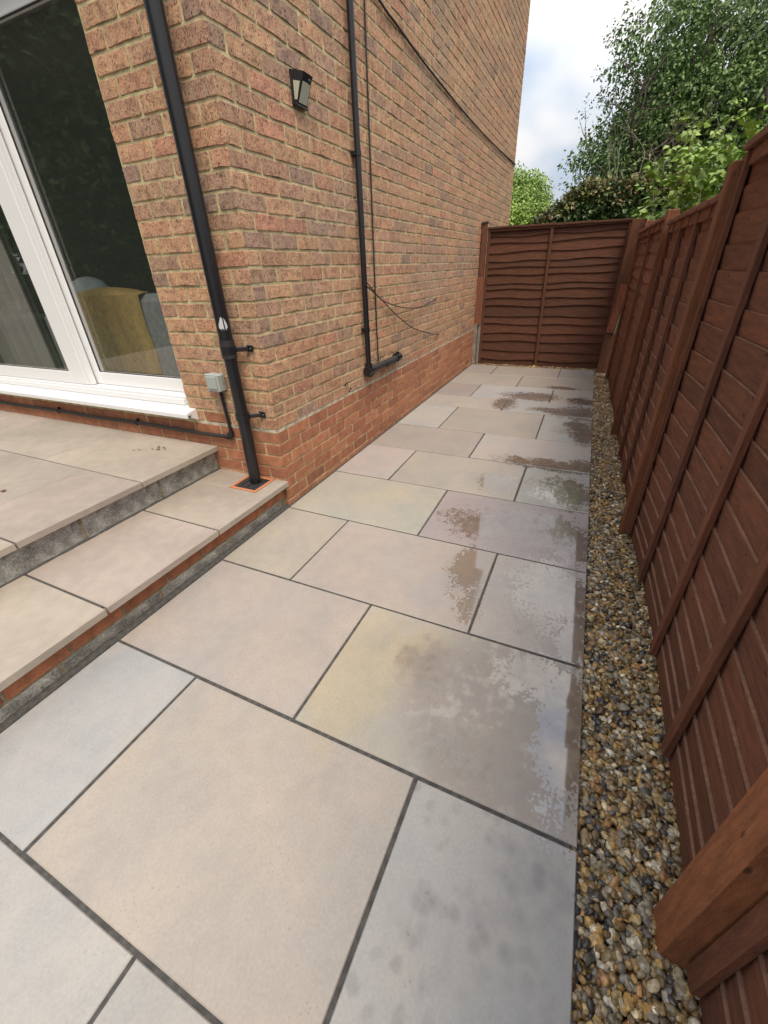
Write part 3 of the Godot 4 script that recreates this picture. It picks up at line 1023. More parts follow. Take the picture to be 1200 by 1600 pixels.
# one lapped board: along a line of points (face side), heights y0 to y1, leaning out at the top or the bottom
func lap_board(pts: Array, out: Vector3, y0: float, y1: float, at_top: float, at_low: float, wave: float, sd: float, top_wave := 0.0, tone := 1.0) -> MB:
	var b := MB.new()
	b.col = timber_tone(tone)
	var face := b.col
	var th := 0.009
	var n := pts.size()
	var rows := []
	var k1 := rng.randf_range(2.0, 5.0); var k2 := rng.randf_range(8.0, 15.0)
	for i in n:
		var t := float(i) / (n - 1)
		var wv := wave * (0.65 * sin(t * k1 * PI + sd) + 0.35 * sin(t * k2 + sd * 2.0))
		var p: Vector3 = pts[i]
		var lo := Vector3(p.x, y0 + wv, p.z) + out * at_low
		var hi := Vector3(p.x, y1 + top_wave * sin(t * k2 + sd), p.z) + out * at_top
		rows.append([lo, hi, hi - out * th, lo - out * th])
	for i in n - 1:
		for e in 4:
			var g := (e + 1) % 4
			b.col = face if e != 1 or top_wave == 0.0 else face.lerp(Color(0.50, 0.29, 0.19), 0.7)   # sawn top edge painted paler for light on the ledge, besides thinner stain
			b.quad(rows[i][e], rows[i][g], rows[i + 1][g], rows[i + 1][e])
	b.quad(rows[0][0], rows[0][1], rows[0][2], rows[0][3])
	b.quad(rows[n - 1][3], rows[n - 1][2], rows[n - 1][1], rows[n - 1][0])
	return b

func face_x(z: float) -> float:   # where the front of the battens stands along the side fence
	var k := [[3.4, 1.995], [1.36, 1.990], [0.45, 1.988], [0.0, 1.972], [-0.43, 1.938], [-0.52, 1.942], [-2.0, 1.905], [-2.2, 1.895], [-4.3, 1.835]]
	for i in k.size() - 1:
		if z >= k[i + 1][0]:
			return lerpf(k[i + 1][1], k[i][1], (z - k[i + 1][0]) / (k[i][0] - k[i + 1][0]))
	return 1.83

func build_side_fence() -> void:
	var fence := thing("fence", Vector3.ZERO)
	tag(fence, "long red brown lapped timber fence beside the gravel strip", "fence")
	# panels: from z, to z, top, inner battens
	var panels := [[1.345, 3.08, 1.62, [1.75, 2.2, 2.65]], [-0.425, 1.245, 1.63, [0.007, 0.45, 0.855]], [-2.03, -0.515, 1.505, [-1.52, -1.06]], [-4.245, -2.16, 1.545, [-3.1]]]
	var lines := [
		[-0.04, 0.112, 0.19, 0.282, 0.37, 0.46, 0.55, 0.65, 0.75, 0.85, 0.95, 1.05, 1.16, 1.27, 1.40, 1.60],
		[-0.04, 0.075, 0.131, 0.218, 0.299, 0.387, 0.479, 0.583, 0.679, 0.779, 0.865, 0.957, 1.065, 1.145, 1.246, 1.325, 1.422, 1.499, 1.60],
		[-0.04, 0.11, 0.20, 0.30, 0.39, 0.49, 0.58, 0.68, 0.77, 0.88, 0.98, 1.09, 1.19, 1.29, 1.39, 1.475],
		[-0.04, 0.11, 0.2, 0.29, 0.38, 0.47, 0.56, 0.65, 0.75, 0.84, 0.94, 1.03, 1.13, 1.23, 1.34, 1.44, 1.51]]
	for q in 4:
		var p = panels[q]
		var pan := MB.new()
		var z0: float = p[0]; var z1: float = p[1]; var top: float = p[2]
		pan.col = timber_tone(0.95)
		# capping rail along the top
		var seg := 6
		for i in seg:
			var a := lerpf(z0, z1, float(i) / seg); var c := lerpf(z0, z1, float(i + 1) / seg)
			var xa := face_x((a + c) / 2)
			pan.box(Vector3(xa + 0.012, top - 0.012, (a + c) / 2), Vector3(0.062, 0.024, c - a - 0.0005), 0.002)
		var panel := obj("panel", pan, M.board_timber, fence)
		var rl := MB.new(); rl.col = timber_tone()
		for i in seg:
			var a := lerpf(z0, z1, float(i) / seg); var c := lerpf(z0, z1, float(i + 1) / seg)
			rl.box(Vector3(face_x((a + c) / 2) + 0.010, top - 0.048, (a + c) / 2), Vector3(0.018, 0.046, c - a - 0.0005), 0.002)
		obj("top_rail", rl, M.board_timber, panel)
		var ys: Array = lines[q]
		for k in ys.size() - 1:
			var pts := []
			var n := 9
			for i in n:
				var z := lerpf(z1, z0, float(i) / (n - 1))
				pts.append(Vector3(face_x(z) + 0.024, 0, z))
			var old: bool = q == 3
			var d := rng.randf_range(-0.003, 0.003)
			if old:   # the far panel has upper boards in front
				obj("board", lap_board(pts, Vector3.LEFT, ys[k] - 0.008, ys[k + 1] + 0.012, -0.014, 0.002, 0.012, rng.randf() * 9.0), M.board_timber, panel)
			else:
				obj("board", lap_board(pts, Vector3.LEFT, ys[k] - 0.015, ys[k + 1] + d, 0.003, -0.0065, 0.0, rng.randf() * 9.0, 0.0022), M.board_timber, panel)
		for z in [z0 + 0.02] + p[3] + [z1 - 0.02]:
			var bt := MB.new()
			bt.col = timber_tone(0.95)
			var wd := 0.042
			bt.box(Vector3(face_x(z) + 0.009, (top - 0.024) / 2 + 0.008, z), Vector3(0.019, top - 0.045, wd), 0.002)
			obj("batten", bt, M.upright_timber, panel)
			for nl in 7:
				if rng.randf() < 0.6: continue
		var bk := MB.new()
		bk.col = timber_tone(0.9)
		for z in [z0 + 0.02, (z0 + z1) / 2, z1 - 0.02]:
			bk.box(Vector3(face_x(z) + 0.062, top / 2, z), Vector3(0.02, top - 0.03, 0.042), 0.002)
		obj("rear_batten", bk, M.upright_timber, panel)
	# posts
	for p in [[1.9455, 1.294, 0.086, 0.094, 1.70, 1.12, 0.0], [1.912, -0.468, 0.082, 0.078, 1.585, 0.72, 0.0], [1.878, -2.10, 0.075, 0.072, 1.57, 0.6, 0.0]]:
		var b := MB.new()
		b.col = Color(0.43, 0.155, 0.060) * p[5]
		b.box(Vector3(p[0] + p[3] / 2, p[4] / 2 - 0.02, p[1]), Vector3(p[3], p[4] + 0.04, p[2]), 0.005)
		obj("post", b, M.upright_timber, fence)
	# corner post, leaning slightly, with a loose cover board
	var cb := MB.new(); cb.col = timber_tone(0.85)
	cb.box(Vector3(1.905, 0.80, -4.30), Vector3(0.10, 1.68, 0.09), 0.005, Basis(Vector3.BACK, -0.028))
	obj("post", cb, M.upright_timber, fence)
	# small nail heads that catch the light
	var nh := MB.new(); nh.col = Color(0.5, 0.5, 0.48)
	for p in [[1.0, 0.855, 0.35], [0.9, -0.47, 0.4]]:
		pass


func build_end_fence() -> void:
	var fence := thing("fence", Vector3(0, 0, 0))
	tag(fence, "short dark brown waney board fence closing the end of the passage", "fence")
	var z := -4.715
	var pan := MB.new(); pan.col = timber_tone(0.6)
	var xl := 0.085; var xr := 1.77
	for i in 4:
		var a := lerpf(xl, xr, i / 4.0); var c := lerpf(xl, xr, (i + 1) / 4.0)
		var y := 1.705 - 0.02 * (i + 0.5) / 4.0
		pan.box(Vector3((a + c) / 2, y, z + 0.012), Vector3(c - a - 0.0005, 0.022, 0.07), 0.003)
	var panel := obj("panel", pan, M.board_timber, fence)
	var ys := [-0.06, 0.079, 0.20, 0.332, 0.439, 0.558, 0.658, 0.789, 0.885, 0.992, 1.058, 1.165, 1.248, 1.323, 1.425, 1.526, 1.60, 1.69]
	for k in ys.size() - 1:
		var pts := []
		for i in 17:
			pts.append(Vector3(lerpf(xl, xr, i / 16.0), 0, z))
		# each board sags a little differently on either side of the middle batten
		obj("board", lap_board(pts, Vector3.BACK, ys[k], minf(1.69, ys[k + 1] + 0.03), -0.016, 0.006, 0.011, rng.randf() * 9.0, 0.0, 0.50), M.board_timber, panel)
	for b in [[xl + 0.018, 0.036], [0.90, 0.034], [xr - 0.02, 0.036]]:
		var bt := MB.new(); bt.col = timber_tone(0.6)
		bt.box(Vector3(b[0], 0.85, z + 0.018), Vector3(b[1], 1.66, 0.018), 0.002, Basis(Vector3.BACK, 0.02 if b[0] > 0.5 and b[0] < 1.2 else 0.0))
		obj("batten", bt, M.upright_timber, panel)
	var rl := MB.new(); rl.col = timber_tone(0.6)
	rl.span(Vector3(xl, 1.66, z + 0.009), Vector3(xr, 1.692, z + 0.030), 0.002)
	obj("top_rail", rl, M.board_timber, panel)
	# left post against the house: timber on a concrete stub, with a newer cover board
	var p := MB.new(); p.col = timber_tone(0.85)
	p.box(Vector3(0.040, 1.15, -4.69), Vector3(0.062, 1.22, 0.07), 0.004)
	var post := obj("post", p, M.upright_timber, fence)
	var cap := MB.new(); cap.col = Color(0.34, 0.32, 0.3)
	cap.box(Vector3(0.042, 1.768, -4.685), Vector3(0.085, 0.02, 0.09), 0.006, Basis(Vector3.BACK, 0.1))
	obj("cap", cap, M.concrete_block, post)
	var cv := MB.new(); cv.col = Color(0.33, 0.125, 0.065)
	cv.box(Vector3(0.046, 0.845, -4.643), Vector3(0.088, 0.60, 0.022), 0.003)
	obj("cover_board", cv, M.upright_timber, fence)
	var sp := MB.new(); sp.col = Color(0.75, 0.7, 0.62)
	sp.box(Vector3(0.022, 0.26, -4.66), Vector3(0.050, 0.62, 0.06), 0.006)
	obj("concrete_stub", sp, M.concrete_block, fence)
	var ws := MB.new(); ws.col = Color(0.36, 0.33, 0.29)
	ws.box(Vector3(0.072, 0.27, -4.665), Vector3(0.034, 0.56, 0.03), 0.003)
	obj("weathered_strip", ws, M.upright_timber, fence)
	# right hand posts and the loose red plank in the corner
	var rp := MB.new(); rp.col = timber_tone(0.6)
	rp.box(Vector3(1.805, 0.82, -4.585), Vector3(0.135, 1.72, 0.05), 0.004, Basis(Vector3.BACK, -0.022))
	obj("post", rp, M.upright_timber, fence)
	var pl := MB.new(); pl.col = Color(0.36, 0.12, 0.06)
	pl.box(Vector3(1.80, 0.76, -4.535), Vector3(0.085, 0.54, 0.025), 0.003, Basis(Vector3.BACK, -0.09))
	obj("cover_board", pl, M.upright_timber, fence)
	var gs := MB.new(); gs.col = Color(0.2, 0.3, 0.2)
	gs.box(Vector3(1.853, 0.72, -4.538), Vector3(0.012, 0.5, 0.012), 0.002, Basis(Vector3.BACK, -0.09))
	obj("green_strip", gs, M.plain, fence)


# ---------------------------------------------------------------- gravel

func build_gravel() -> void:
	var g := MB.new()
	g.span(Vector3(1.70, -0.14, -4.64), Vector3(2.06, -0.045, 3.1), 0.0)
	g.span(Vector3(0.0, -0.14, -4.80), Vector3(2.06, -0.045, -4.6402), 0.0)
	var node := obj("gravel", g, M.gravel_bed)
	tag(node, "strip of rounded brown and grey pebbles between paving and fence", "gravel", "", "stuff")
	var nz := noise(201, 0.9, 2)
	var kinds := []
	for k in 5:
		var b := MB.new()
		b.lump(Vector3(k * 0.37, 0, 0), Vector3.ONE, 7, 10, 0.55 if k < 3 else 0.3, nz)
		for i in b.v.size(): b.v[i] -= Vector3(k * 0.37, 0, 0)
		# normals from the shape itself, smoothed by position
		var acc := {}
		for i in range(0, b.v.size(), 3):
			var nn := (b.v[i + 2] - b.v[i]).cross(b.v[i + 1] - b.v[i])
			for j in 3:
				var key := b.v[i + j].snapped(Vector3.ONE * 0.0005)
				acc[key] = acc.get(key, Vector3.ZERO) + nn
		for i in b.v.size():
			b.n[i] = (acc[b.v[i].snapped(Vector3.ONE * 0.0005)] as Vector3).normalized()
		kinds.append(b.mesh(M.pebble))
	var tr := [[], [], [], [], []]
	var cs := [[], [], [], [], []]
	var pal := [Color(0.52, 0.35, 0.16), Color(0.62, 0.38, 0.13), Color(0.36, 0.30, 0.21), Color(0.105, 0.095, 0.085), Color(0.74, 0.60, 0.37), Color(0.30, 0.175, 0.08), Color(0.43, 0.365, 0.26), Color(0.55, 0.30, 0.12), Color(0.42, 0.29, 0.14), Color(0.215, 0.195, 0.165), Color(0.85, 0.75, 0.56), Color(0.52, 0.34, 0.13), Color(0.58, 0.42, 0.20)]
	var put := func(x: float, y: float, z: float, s: float) -> void:
		var k := rng.randi() % 5
		var b := Basis.from_euler(Vector3(rng.randf_range(-0.5, 0.5), rng.randf() * TAU, rng.randf_range(-0.5, 0.5)))
		b = b * Basis.from_scale(Vector3(s * rng.randf_range(0.95, 1.55), s * rng.randf_range(0.5, 0.85), s * rng.randf_range(0.75, 1.05)))
		tr[k].append(Transform3D(b, Vector3(x, y, z)))
		var c: Color = pal[rng.randi() % pal.size()] * pow(rng.randf_range(0.6, 1.35), 1.3)
		cs[k].append(c)
	for lay in 3:
		var z := 2.3
		while z > -4.63:
			var st: float = lerpf(0.0145, 0.0155, lay / 2.0)
			z -= st
			var x := edge_x(z) - 0.007
			while x < face_x(z) + 0.045:
				var s := rng.randf_range(0.0062, 0.0115)
				if rng.randf() < 0.14: s *= rng.randf_range(1.2, 1.7)
				elif rng.randf() < 0.25: s *= 0.7
				var far := smoothstep(-0.5, 2.0, z)
				var hgt: float = -0.040 + lay * 0.0095 + rng.randf_range(-0.006, 0.006)
				hgt += 0.006 * nz.get_noise_2d(x * 4.0, z * 2.0) + 0.006 * smoothstep(1.78, 1.95, x)
				if x < edge_x(z) + 0.009: hgt -= 0.004
				put.call(x + rng.randf_range(-0.008, 0.008), hgt, z + rng.randf_range(-0.008, 0.008), s)
				x += st
	for i in 1500:   # the thin strip under the end fence
		put.call(rng.randf_range(0.02, 1.95), rng.randf_range(-0.03, 0.006), rng.randf_range(-4.715, -4.634), rng.randf_range(0.006, 0.0105))
	for p in [[0.9, -4.675, 0.026], [0.94, -4.665, 0.02], [0.85, -4.67, 0.018]]:
		put.call(p[0], 0.0, p[1], p[2])
	for k in 5:
		var mm := MultiMesh.new()
		mm.transform_format = MultiMesh.TRANSFORM_3D
		mm.use_colors = true
		mm.mesh = kinds[k]
		mm.instance_count = tr[k].size()
		for i in tr[k].size():
			mm.set_instance_transform(i, tr[k][i])
			mm.set_instance_color(i, cs[k][i])
		var mi := MultiMeshInstance3D.new()
		mi.multimesh = mm
		mi.name = numbered("pebbles", node)
		mi.set_meta("kind", "stuff")
		node.add_child(mi, true)


# ---------------------------------------------------------------- things on the walls

func build_wall_fittings() -> void:
	# rainwater downpipe
	var dp := thing("downpipe", Vector3(-0.163, 0.17, 0.075))
	tag(dp, "thick black plastic downpipe standing on the drain grate by the corner", "downpipe")
	var b := MB.new()
	b.tube([Vector3(-0.01, -0.03, 0), Vector3(0, 0.3, 0), Vector3(0, 0.79, 0)], 0.034, 0.034, 20)
	obj("pipe", b, M.black_plastic, dp)
	b = MB.new()
	b.tube([Vector3(0, 0.79, 0), Vector3(0, 0.80, 0), Vector3(0, 0.86, 0), Vector3(0, 5.3, 0)], 0.0365, 0.0345, 20)
	obj("pipe", b, M.black_plastic, dp)
	b = MB.new()
	b.tube([Vector3(0, 0.745, 0), Vector3(0, 0.75, 0), Vector3(0, 0.83, 0), Vector3(0, 0.835, 0)], 0.0385, 0.0385, 20)
	obj("socket", b, M.dull_plastic, dp)
	for y in [0.785, 0.425]:
		b = MB.new()
		b.tube([Vector3(0, y - 0.018, 0), Vector3(0, y + 0.018, 0)], 0.0405, 0.0405, 20)
		b.box(Vector3(0.055, y, -0.04), Vector3(0.07, 0.024, 0.012), 0.003, Basis(Vector3.UP, 0.6))
		b.box(Vector3(0.085, y, -0.068), Vector3(0.045, 0.034, 0.008), 0.003)
		b.box(Vector3(-0.085, y, -0.068), Vector3(0.045, 0.034, 0.008), 0.003)
		b.box(Vector3(-0.055, y, -0.04), Vector3(0.07, 0.024, 0.012), 0.003, Basis(Vector3.UP, -0.6))
		var br := obj("bracket", b, M.black_plastic, dp)
		b = MB.new()
		b.col = Color(1, 1, 1)
		b.tube([Vector3(0.094, y, -0.064), Vector3(0.094, y, -0.060)], 0.006, 0.005, 8)
		obj("screw", b, M.metal, br)
	b = MB.new()   # torn white sticker wrapped on the pipe
	b.col = Color(0.5, 0.5, 0.53)
	for i in 7:
		var a0 := 0.35 + i * 0.17; var a1 := a0 + 0.17
		var h0: float = [0.015, 0.03, 0.045, 0.055, 0.045, 0.05, 0.035, 0.02][i]; var h1: float = [0.015, 0.03, 0.045, 0.055, 0.045, 0.05, 0.035, 0.02][i + 1]
		if i == 4: continue
		var p0 := Vector3(sin(a0 - 0.2), 0, cos(a0 - 0.2)) * 0.0366; var p1 := Vector3(sin(a1 - 0.2), 0, cos(a1 - 0.2)) * 0.0366
		b.quad(p0 + Vector3(0, 0.893, 0), p1 + Vector3(0, 0.893 - 0.01 * (i % 2), 0), p1 + Vector3(0, 0.893 + h1, 0), p0 + Vector3(0, 0.893 + h0, 0))
	obj("sticker", b, M.plain, dp)
	# gully grate in its clay frame
	var gr := thing("drain_grate", Vector3(-0.179, 0.1775, 0.098))
	tag(gr, "black drain grate in an orange clay frame let into the step", "drain")
	b = MB.new()
	b.span(Vector3(-0.102, -0.02, -0.094), Vector3(-0.084, 0.003, 0.094), 0.003)
	b.span(Vector3(0.084, -0.02, -0.094), Vector3(0.102, 0.003, 0.094), 0.003)
	b.span(Vector3(-0.0839, -0.02, 0.077), Vector3(0.0839, 0.003, 0.094), 0.003)
	b.span(Vector3(-0.0839, -0.02, -0.094), Vector3(0.0839, 0.003, -0.077), 0.003)
	b.span(Vector3(-0.0838, -0.026, -0.0769), Vector3(0.0838, -0.018, 0.0769), 0.0)
	obj("frame", b, M.terracotta, gr)
	for i in 9:
		b = MB.new()
		b.span(Vector3(-0.082, -0.016, -0.074 + i * 0.0175), Vector3(0.082, -0.001, -0.074 + i * 0.0175 + 0.008), 0.002)
		obj("bar", b, M.dull_plastic, gr)
	b = MB.new()
	b.span(Vector3(-0.006, -0.0172, -0.0755), Vector3(0.006, -0.0003, 0.0755), 0.001)
	b.span(Vector3(-0.050, -0.0172, -0.0755), Vector3(-0.044, -0.0003, 0.0755), 0.001)
	b.span(Vector3(0.044, -0.0172, -0.0755), Vector3(0.050, -0.0003, 0.0755), 0.001)
	obj("cross_bar", b, M.dull_plastic, gr)
	b = MB.new(); b.col = Color(0.3, 0.3, 0.3)
	b.span(Vector3(-0.0835, -0.0178, -0.0768), Vector3(0.0835, -0.0174, 0.0768), 0.0)
	obj("sump", b, M.black_plastic, gr)
	# outdoor switch box
	var jb := thing("junction_box", Vector3(-0.355, 0.765, 0.0))
	tag(jb, "small pale grey weatherproof electrical box on the wall left of the downpipe", "electrical box")
	b = MB.new(); b.box(Vector3(0, 0, 0.022), Vector3(0.098, 0.098, 0.044), 0.008)
	obj("body", b, M.grey_plastic, jb)
	b = MB.new(); b.box(Vector3(0, 0.002, 0.052), Vector3(0.100, 0.100, 0.016), 0.006)
	var lid := obj("lid", b, M.grey_plastic, jb)
	b = MB.new(); b.box(Vector3(0, 0.004, 0.0625), Vector3(0.070, 0.072, 0.008), 0.004)
	obj("raised_panel", b, M.grey_plastic, lid)
	for s in [-1, 1]:
		b = MB.new(); b.col = Color(0.5, 0.5, 0.5)
		b.box(Vector3(0.03 * s, -0.046, 0.061), Vector3(0.014, 0.010, 0.008), 0.002)
		obj("latch", b, M.grey_plastic, jb)
	b = MB.new(); b.col = Color(0.85, 0.85, 0.85)
	b.tube([Vector3(0.0485, 0, 0.024), Vector3(0.0502, 0, 0.024)], 0.011, 0.011, 16)
	obj("knockout", b, M.grey_plastic, jb)
	# black conduit from the box down and along under the sill
	var cd := thing("conduit", Vector3(-0.355, 0.715, 0.0))
	tag(cd, "thin black conduit running down from the grey box and along under the sill", "conduit")
	b = MB.new()
	b.tube([Vector3(0.008, 0.0, 0.022), Vector3(0.018, -0.25, 0.022)], 0.0105, 0.0105, 10)
	obj("upright_pipe", b, M.black_plastic, cd)
	b = MB.new()
	b.tube([Vector3(0.018, -0.24, 0.022), Vector3(0.018, -0.272, 0.022), Vector3(0.004, -0.285, 0.022), Vector3(-0.03, -0.286, 0.022)], 0.0145, 0.0145, 10)
	obj("elbow", b, M.black_plastic, cd)
	b = MB.new()
	var pts := []
	for i in 14: pts.append(Vector3(-0.02 - i * 0.21, -0.286 - 0.003 * sin(i * 1.3), 0.022))
	b.tube(pts, 0.0125, 0.0125, 10)
	obj("pipe", b, M.dull_plastic, cd)
	for x in [-0.85, -1.75, -0.01]:
		b = MB.new()
		b.tube([Vector3(x - 0.008, -0.286, 0.022), Vector3(x + 0.008, -0.286, 0.022)], 0.0165, 0.0165, 10)
		b.box(Vector3(x, -0.268, 0.014), Vector3(0.014, 0.022, 0.02), 0.002)
		obj("clip", b, M.black_plastic, cd)
	# solar wall light
	wall_light()
	# waste pipe on the long wall
	var wp := thing("waste_pipe", Vector3(0.035, 0.61, -1.155))
	tag(wp, "black vertical plastic pipe on the long brick wall turning along near its foot", "pipe")
	b = MB.new(); b.tube([Vector3(0, 0.03, 0), Vector3(0, 2.0, 0), Vector3(0, 4.6, 0)], 0.0195, 0.0195, 14)
	obj("pipe", b, M.black_plastic, wp)
	b = MB.new(); b.tube([Vector3(0.003, 0.0, 0.02), Vector3(0.003, 0.002, -0.56)], 0.0255, 0.0255, 14)
	obj("horizontal_pipe", b, M.dull_plastic, wp)
	b = MB.new()
	b.tube([Vector3(0.0, 0.055, 0), Vector3(0.0, 0.0, 0.0), Vector3(0.001, -0.02, -0.012), Vector3(0.002, -0.018, -0.05)], 0.030, 0.031, 14)
	b.tube([Vector3(0.0, -0.002, 0.035), Vector3(0.0, -0.002, -0.05)], 0.034, 0.034, 14)
	obj("elbow", b, M.black_plastic, wp)
	b = MB.new()
	b.tube([Vector3(0.004, 0.002, -0.53), Vector3(0.004, 0.004, -0.60)], 0.034, 0.034, 14)
	b.tube([Vector3(0.004, 0.002, -0.565), Vector3(-0.034, 0.004, -0.565)], 0.032, 0.032, 14)
	b.tube([Vector3(0.004, 0.03, -0.56), Vector3(0.004, 0.052, -0.56)], 0.018, 0.016, 10)
	obj("elbow", b, M.black_plastic, wp)
	b = MB.new()
	b.tube([Vector3(0.003, -0.002, -0.30), Vector3(0.003, -0.004, -0.5)], 0.030, 0.029, 12)
	obj("sleeve", b, M.dull_plastic, wp)
	for y in [0.30, 1.31, 2.6]:
		b = MB.new()
		b.tube([Vector3(0, y - 0.012, 0), Vector3(0, y + 0.012, 0)], 0.0235, 0.0235, 12)
		b.box(Vector3(-0.02, y, 0), Vector3(0.03, 0.022, 0.062), 0.003)
		obj("clip", b, M.black_plastic, wp)
	# cables
	cable("cable", [Vector3(0.010, 3.9, -1.40), Vector3(0.010, 2.64, -1.392), Vector3(0.011, 1.6, -1.378), Vector3(0.013, 0.95, -1.37), Vector3(0.02, 0.64, -1.362)], 0.0055, "thin straight black cable hanging down the wall just right of the black pipe")
	cable("cable", [Vector3(0.014, 2.84, -0.9), Vector3(0.012, 2.709, -1.594), Vector3(0.012, 2.690, -1.84), Vector3(0.012, 2.658, -2.255), Vector3(0.012, 2.632, -2.787), Vector3(0.012, 2.603, -3.66), Vector3(0.012, 2.592, -4.807), Vector3(0.012, 2.612, -6.38), Vector3(0.012, 2.62, -6.56)], 0.0075, "long sagging black cable slung high along the brick wall")
	cable("cable", [Vector3(0.05, 1.218, -1.14), Vector3(0.045, 1.216, -1.171), Vector3(0.035, 1.15, -1.31), Vector3(0.03, 1.09, -1.441), Vector3(0.03, 1.02, -1.741), Vector3(0.03, 0.978, -2.054), Vector3(0.028, 0.969, -2.321), Vector3(0.024, 0.988, -2.618), Vector3(0.008, 1.012, -2.878)], 0.0042, "thin loose wire looping from the pipe clip, the upper shorter loop")
	cable("cable", [Vector3(0.05, 1.205, -1.13), Vector3(0.035, 1.142, -1.309), Vector3(0.03, 1.069, -1.486), Vector3(0.03, 0.98, -1.667), Vector3(0.03, 0.873, -1.928), Vector3(0.03, 0.786, -2.186), Vector3(0.028, 0.711, -2.53), Vector3(0.022, 0.662, -2.781), Vector3(0.006, 0.638, -2.993)], 0.0045, "thin loose wire drooping low from the pipe clip, the longer lower loop")
	# drilled holes left in the wall below the pipe
	var which := ["left hole of the upper pair", "right hole of the upper pair", "left hole of the lower pair", "right hole of the lower pair", "single hole under the horizontal pipe"]
	for p in [[0.58, -0.86, 0], [0.573, -0.83, 1], [0.53, -0.905, 3], [0.515, -0.885, 2], [0.548, -1.28, 4]]:
		b = MB.new(); b.col = Color(0.02, 0.018, 0.016)
		b.tube([Vector3(-0.008, p[0], p[1]), Vector3(0.0035, p[0], p[1])], 0.008, 0.007, 8)
		tag(obj("drill_hole", b, M.plain), "dark drilled hole in the brick wall, " + which[p[2]], "hole", "drilled holes in the long wall")


func cable(called: String, pts: Array, r: float, label: String) -> void:
	var cv := Curve3D.new()
	for i in pts.size():
		var t: Vector3 = (pts[mini(i + 1, pts.size() - 1)] - pts[maxi(i - 1, 0)]) / 6.0
		cv.add_point(pts[i], -t, t)
	var out := []
	var n := 48
	for i in n + 1:
		out.append(cv.sample_baked(cv.get_baked_length() * i / n, true))
	var b := MB.new()
	b.tube(out, r, r, 7)
	tag(obj(called, b, M.dull_plastic), label, "cable")


func wall_light() -> void:
	var wl := thing("wall_light", Vector3(0.0, 2.02, -0.54))
	tag(wl, "small black wedge shaped solar wall light with cream panels on the brick wall", "wall light")
	var b := MB.new()
	b.span(Vector3(0.0, -0.005, -0.112), Vector3(0.008, 0.125, 0.0), 0.002)
	obj("back_plate", b, M.black_plastic, wl)
	# wedge: deep at the top, shallow at the bottom; the front narrows a little
	var t := [Vector3(0.008, 0.122, 0.0), Vector3(0.072, 0.108, -0.016), Vector3(0.072, 0.108, -0.096), Vector3(0.008, 0.122, -0.112)]
	var lo := [Vector3(0.008, 0.0, -0.010), Vector3(0.020, 0.0, -0.014), Vector3(0.020, 0.0, -0.098), Vector3(0.008, 0.0, -0.102)]
	b = MB.new()
	for i in 4:
		var j := (i + 1) % 4
		b.quad(lo[i], lo[j], t[j], t[i])
	b.quad(t[0], t[1], t[2], t[3])
	b.quad(lo[3], lo[2], lo[1], lo[0])
	b.span(Vector3(0.006, -0.008, -0.104), Vector3(0.026, 0.001, -0.008), 0.002)
	obj("housing", b, M.black_plastic, wl)
	# solar cover on top
	b = MB.new(); b.col = Color(8, 8, 9)
	var q := []
	for i in 4: q.append(t[i].lerp((t[0] + t[1] + t[2] + t[3]) / 4, 0.14) + Vector3(0.0006, 0.003, 0))
	b.quad(q[0], q[1], q[2], q[3])
	obj("solar_panel", b, M.black_plastic, wl)
	# dark band and cream panes
	var inset := func(a: Vector3, c: Vector3, d: Vector3, e: Vector3, lo_f: float, hi_f: float, sd: float, off: float) -> Array:
		var nn := (c - a).cross(e - a).normalized() * off
		var at := func(u: float, v: float) -> Vector3: return a.lerp(c, u).lerp(e.lerp(d, u), v) + nn
		return [at.call(sd, lo_f), at.call(1 - sd, lo_f), at.call(1 - sd, hi_f), at.call(sd, hi_f)]
	for f in [[lo[1], lo[2], t[2], t[1], 0.07, 0.74, 0.07], [lo[0], lo[1], t[1], t[0], 0.14, 0.70, 0.16], [lo[2], lo[3], t[3], t[2], 0.14, 0.70, 0.16]]:
		var p: Array = inset.call(f[0], f[1], f[2], f[3], f[4], f[5], f[6], 0.002)
		b = MB.new()
		b.quad(p[0], p[1], p[2], p[3])
		obj("pane", b, M.lens, wl)
	b = MB.new(); b.col = Color(30, 30, 32)
	b.lump(Vector3(0.062, 0.088, -0.075), Vector3(0.008, 0.012, 0.010), 6, 9)
	obj("sensor", b, M.black_plastic, wl)


# ---------------------------------------------------------------- plants

func leaf_mesh(m: Material, n: int, sd: int, leaf: float, reach: float, narrow: float, droop: float) -> ArrayMesh:
	var rg := RandomNumberGenerator.new(); rg.seed = sd
	var b := MB.new()
	for i in n:
		var d := Vector3(rg.randfn(0, 1), rg.randfn(0, 1) * 0.8, rg.randfn(0, 1)).normalized()
		var at := d * reach * pow(rg.randf(), 0.5)
		var dir := (d + Vector3(rg.randfn(0, 0.5), rg.randfn(0, 0.5) - droop, rg.randfn(0, 0.5))).normalized()
		var up := Vector3(rg.randfn(0, 0.6), 1, rg.randfn(0, 0.6)).normalized()
		var s := dir.cross(up).normalized()
		var nn := s.cross(dir).normalized()
		var l := leaf * rg.randf_range(0.7, 1.3)
		var w := l * narrow
		b.col = Color(1, 1, 1) * rg.randf_range(0.75, 1.2)
		var tip := at + dir * l - nn * l * 0.12
		var a1 := at + dir * l * 0.4 + s * w + nn * l * 0.06
		var a2 := at + dir * l * 0.4 - s * w + nn * l * 0.06
		var mid := at + dir * l * 0.45
		b.tri(at, a2, mid); b.tri(at, mid, a1); b.tri(a2, tip, mid); b.tri(mid, tip, a1)
	return b.mesh(m)

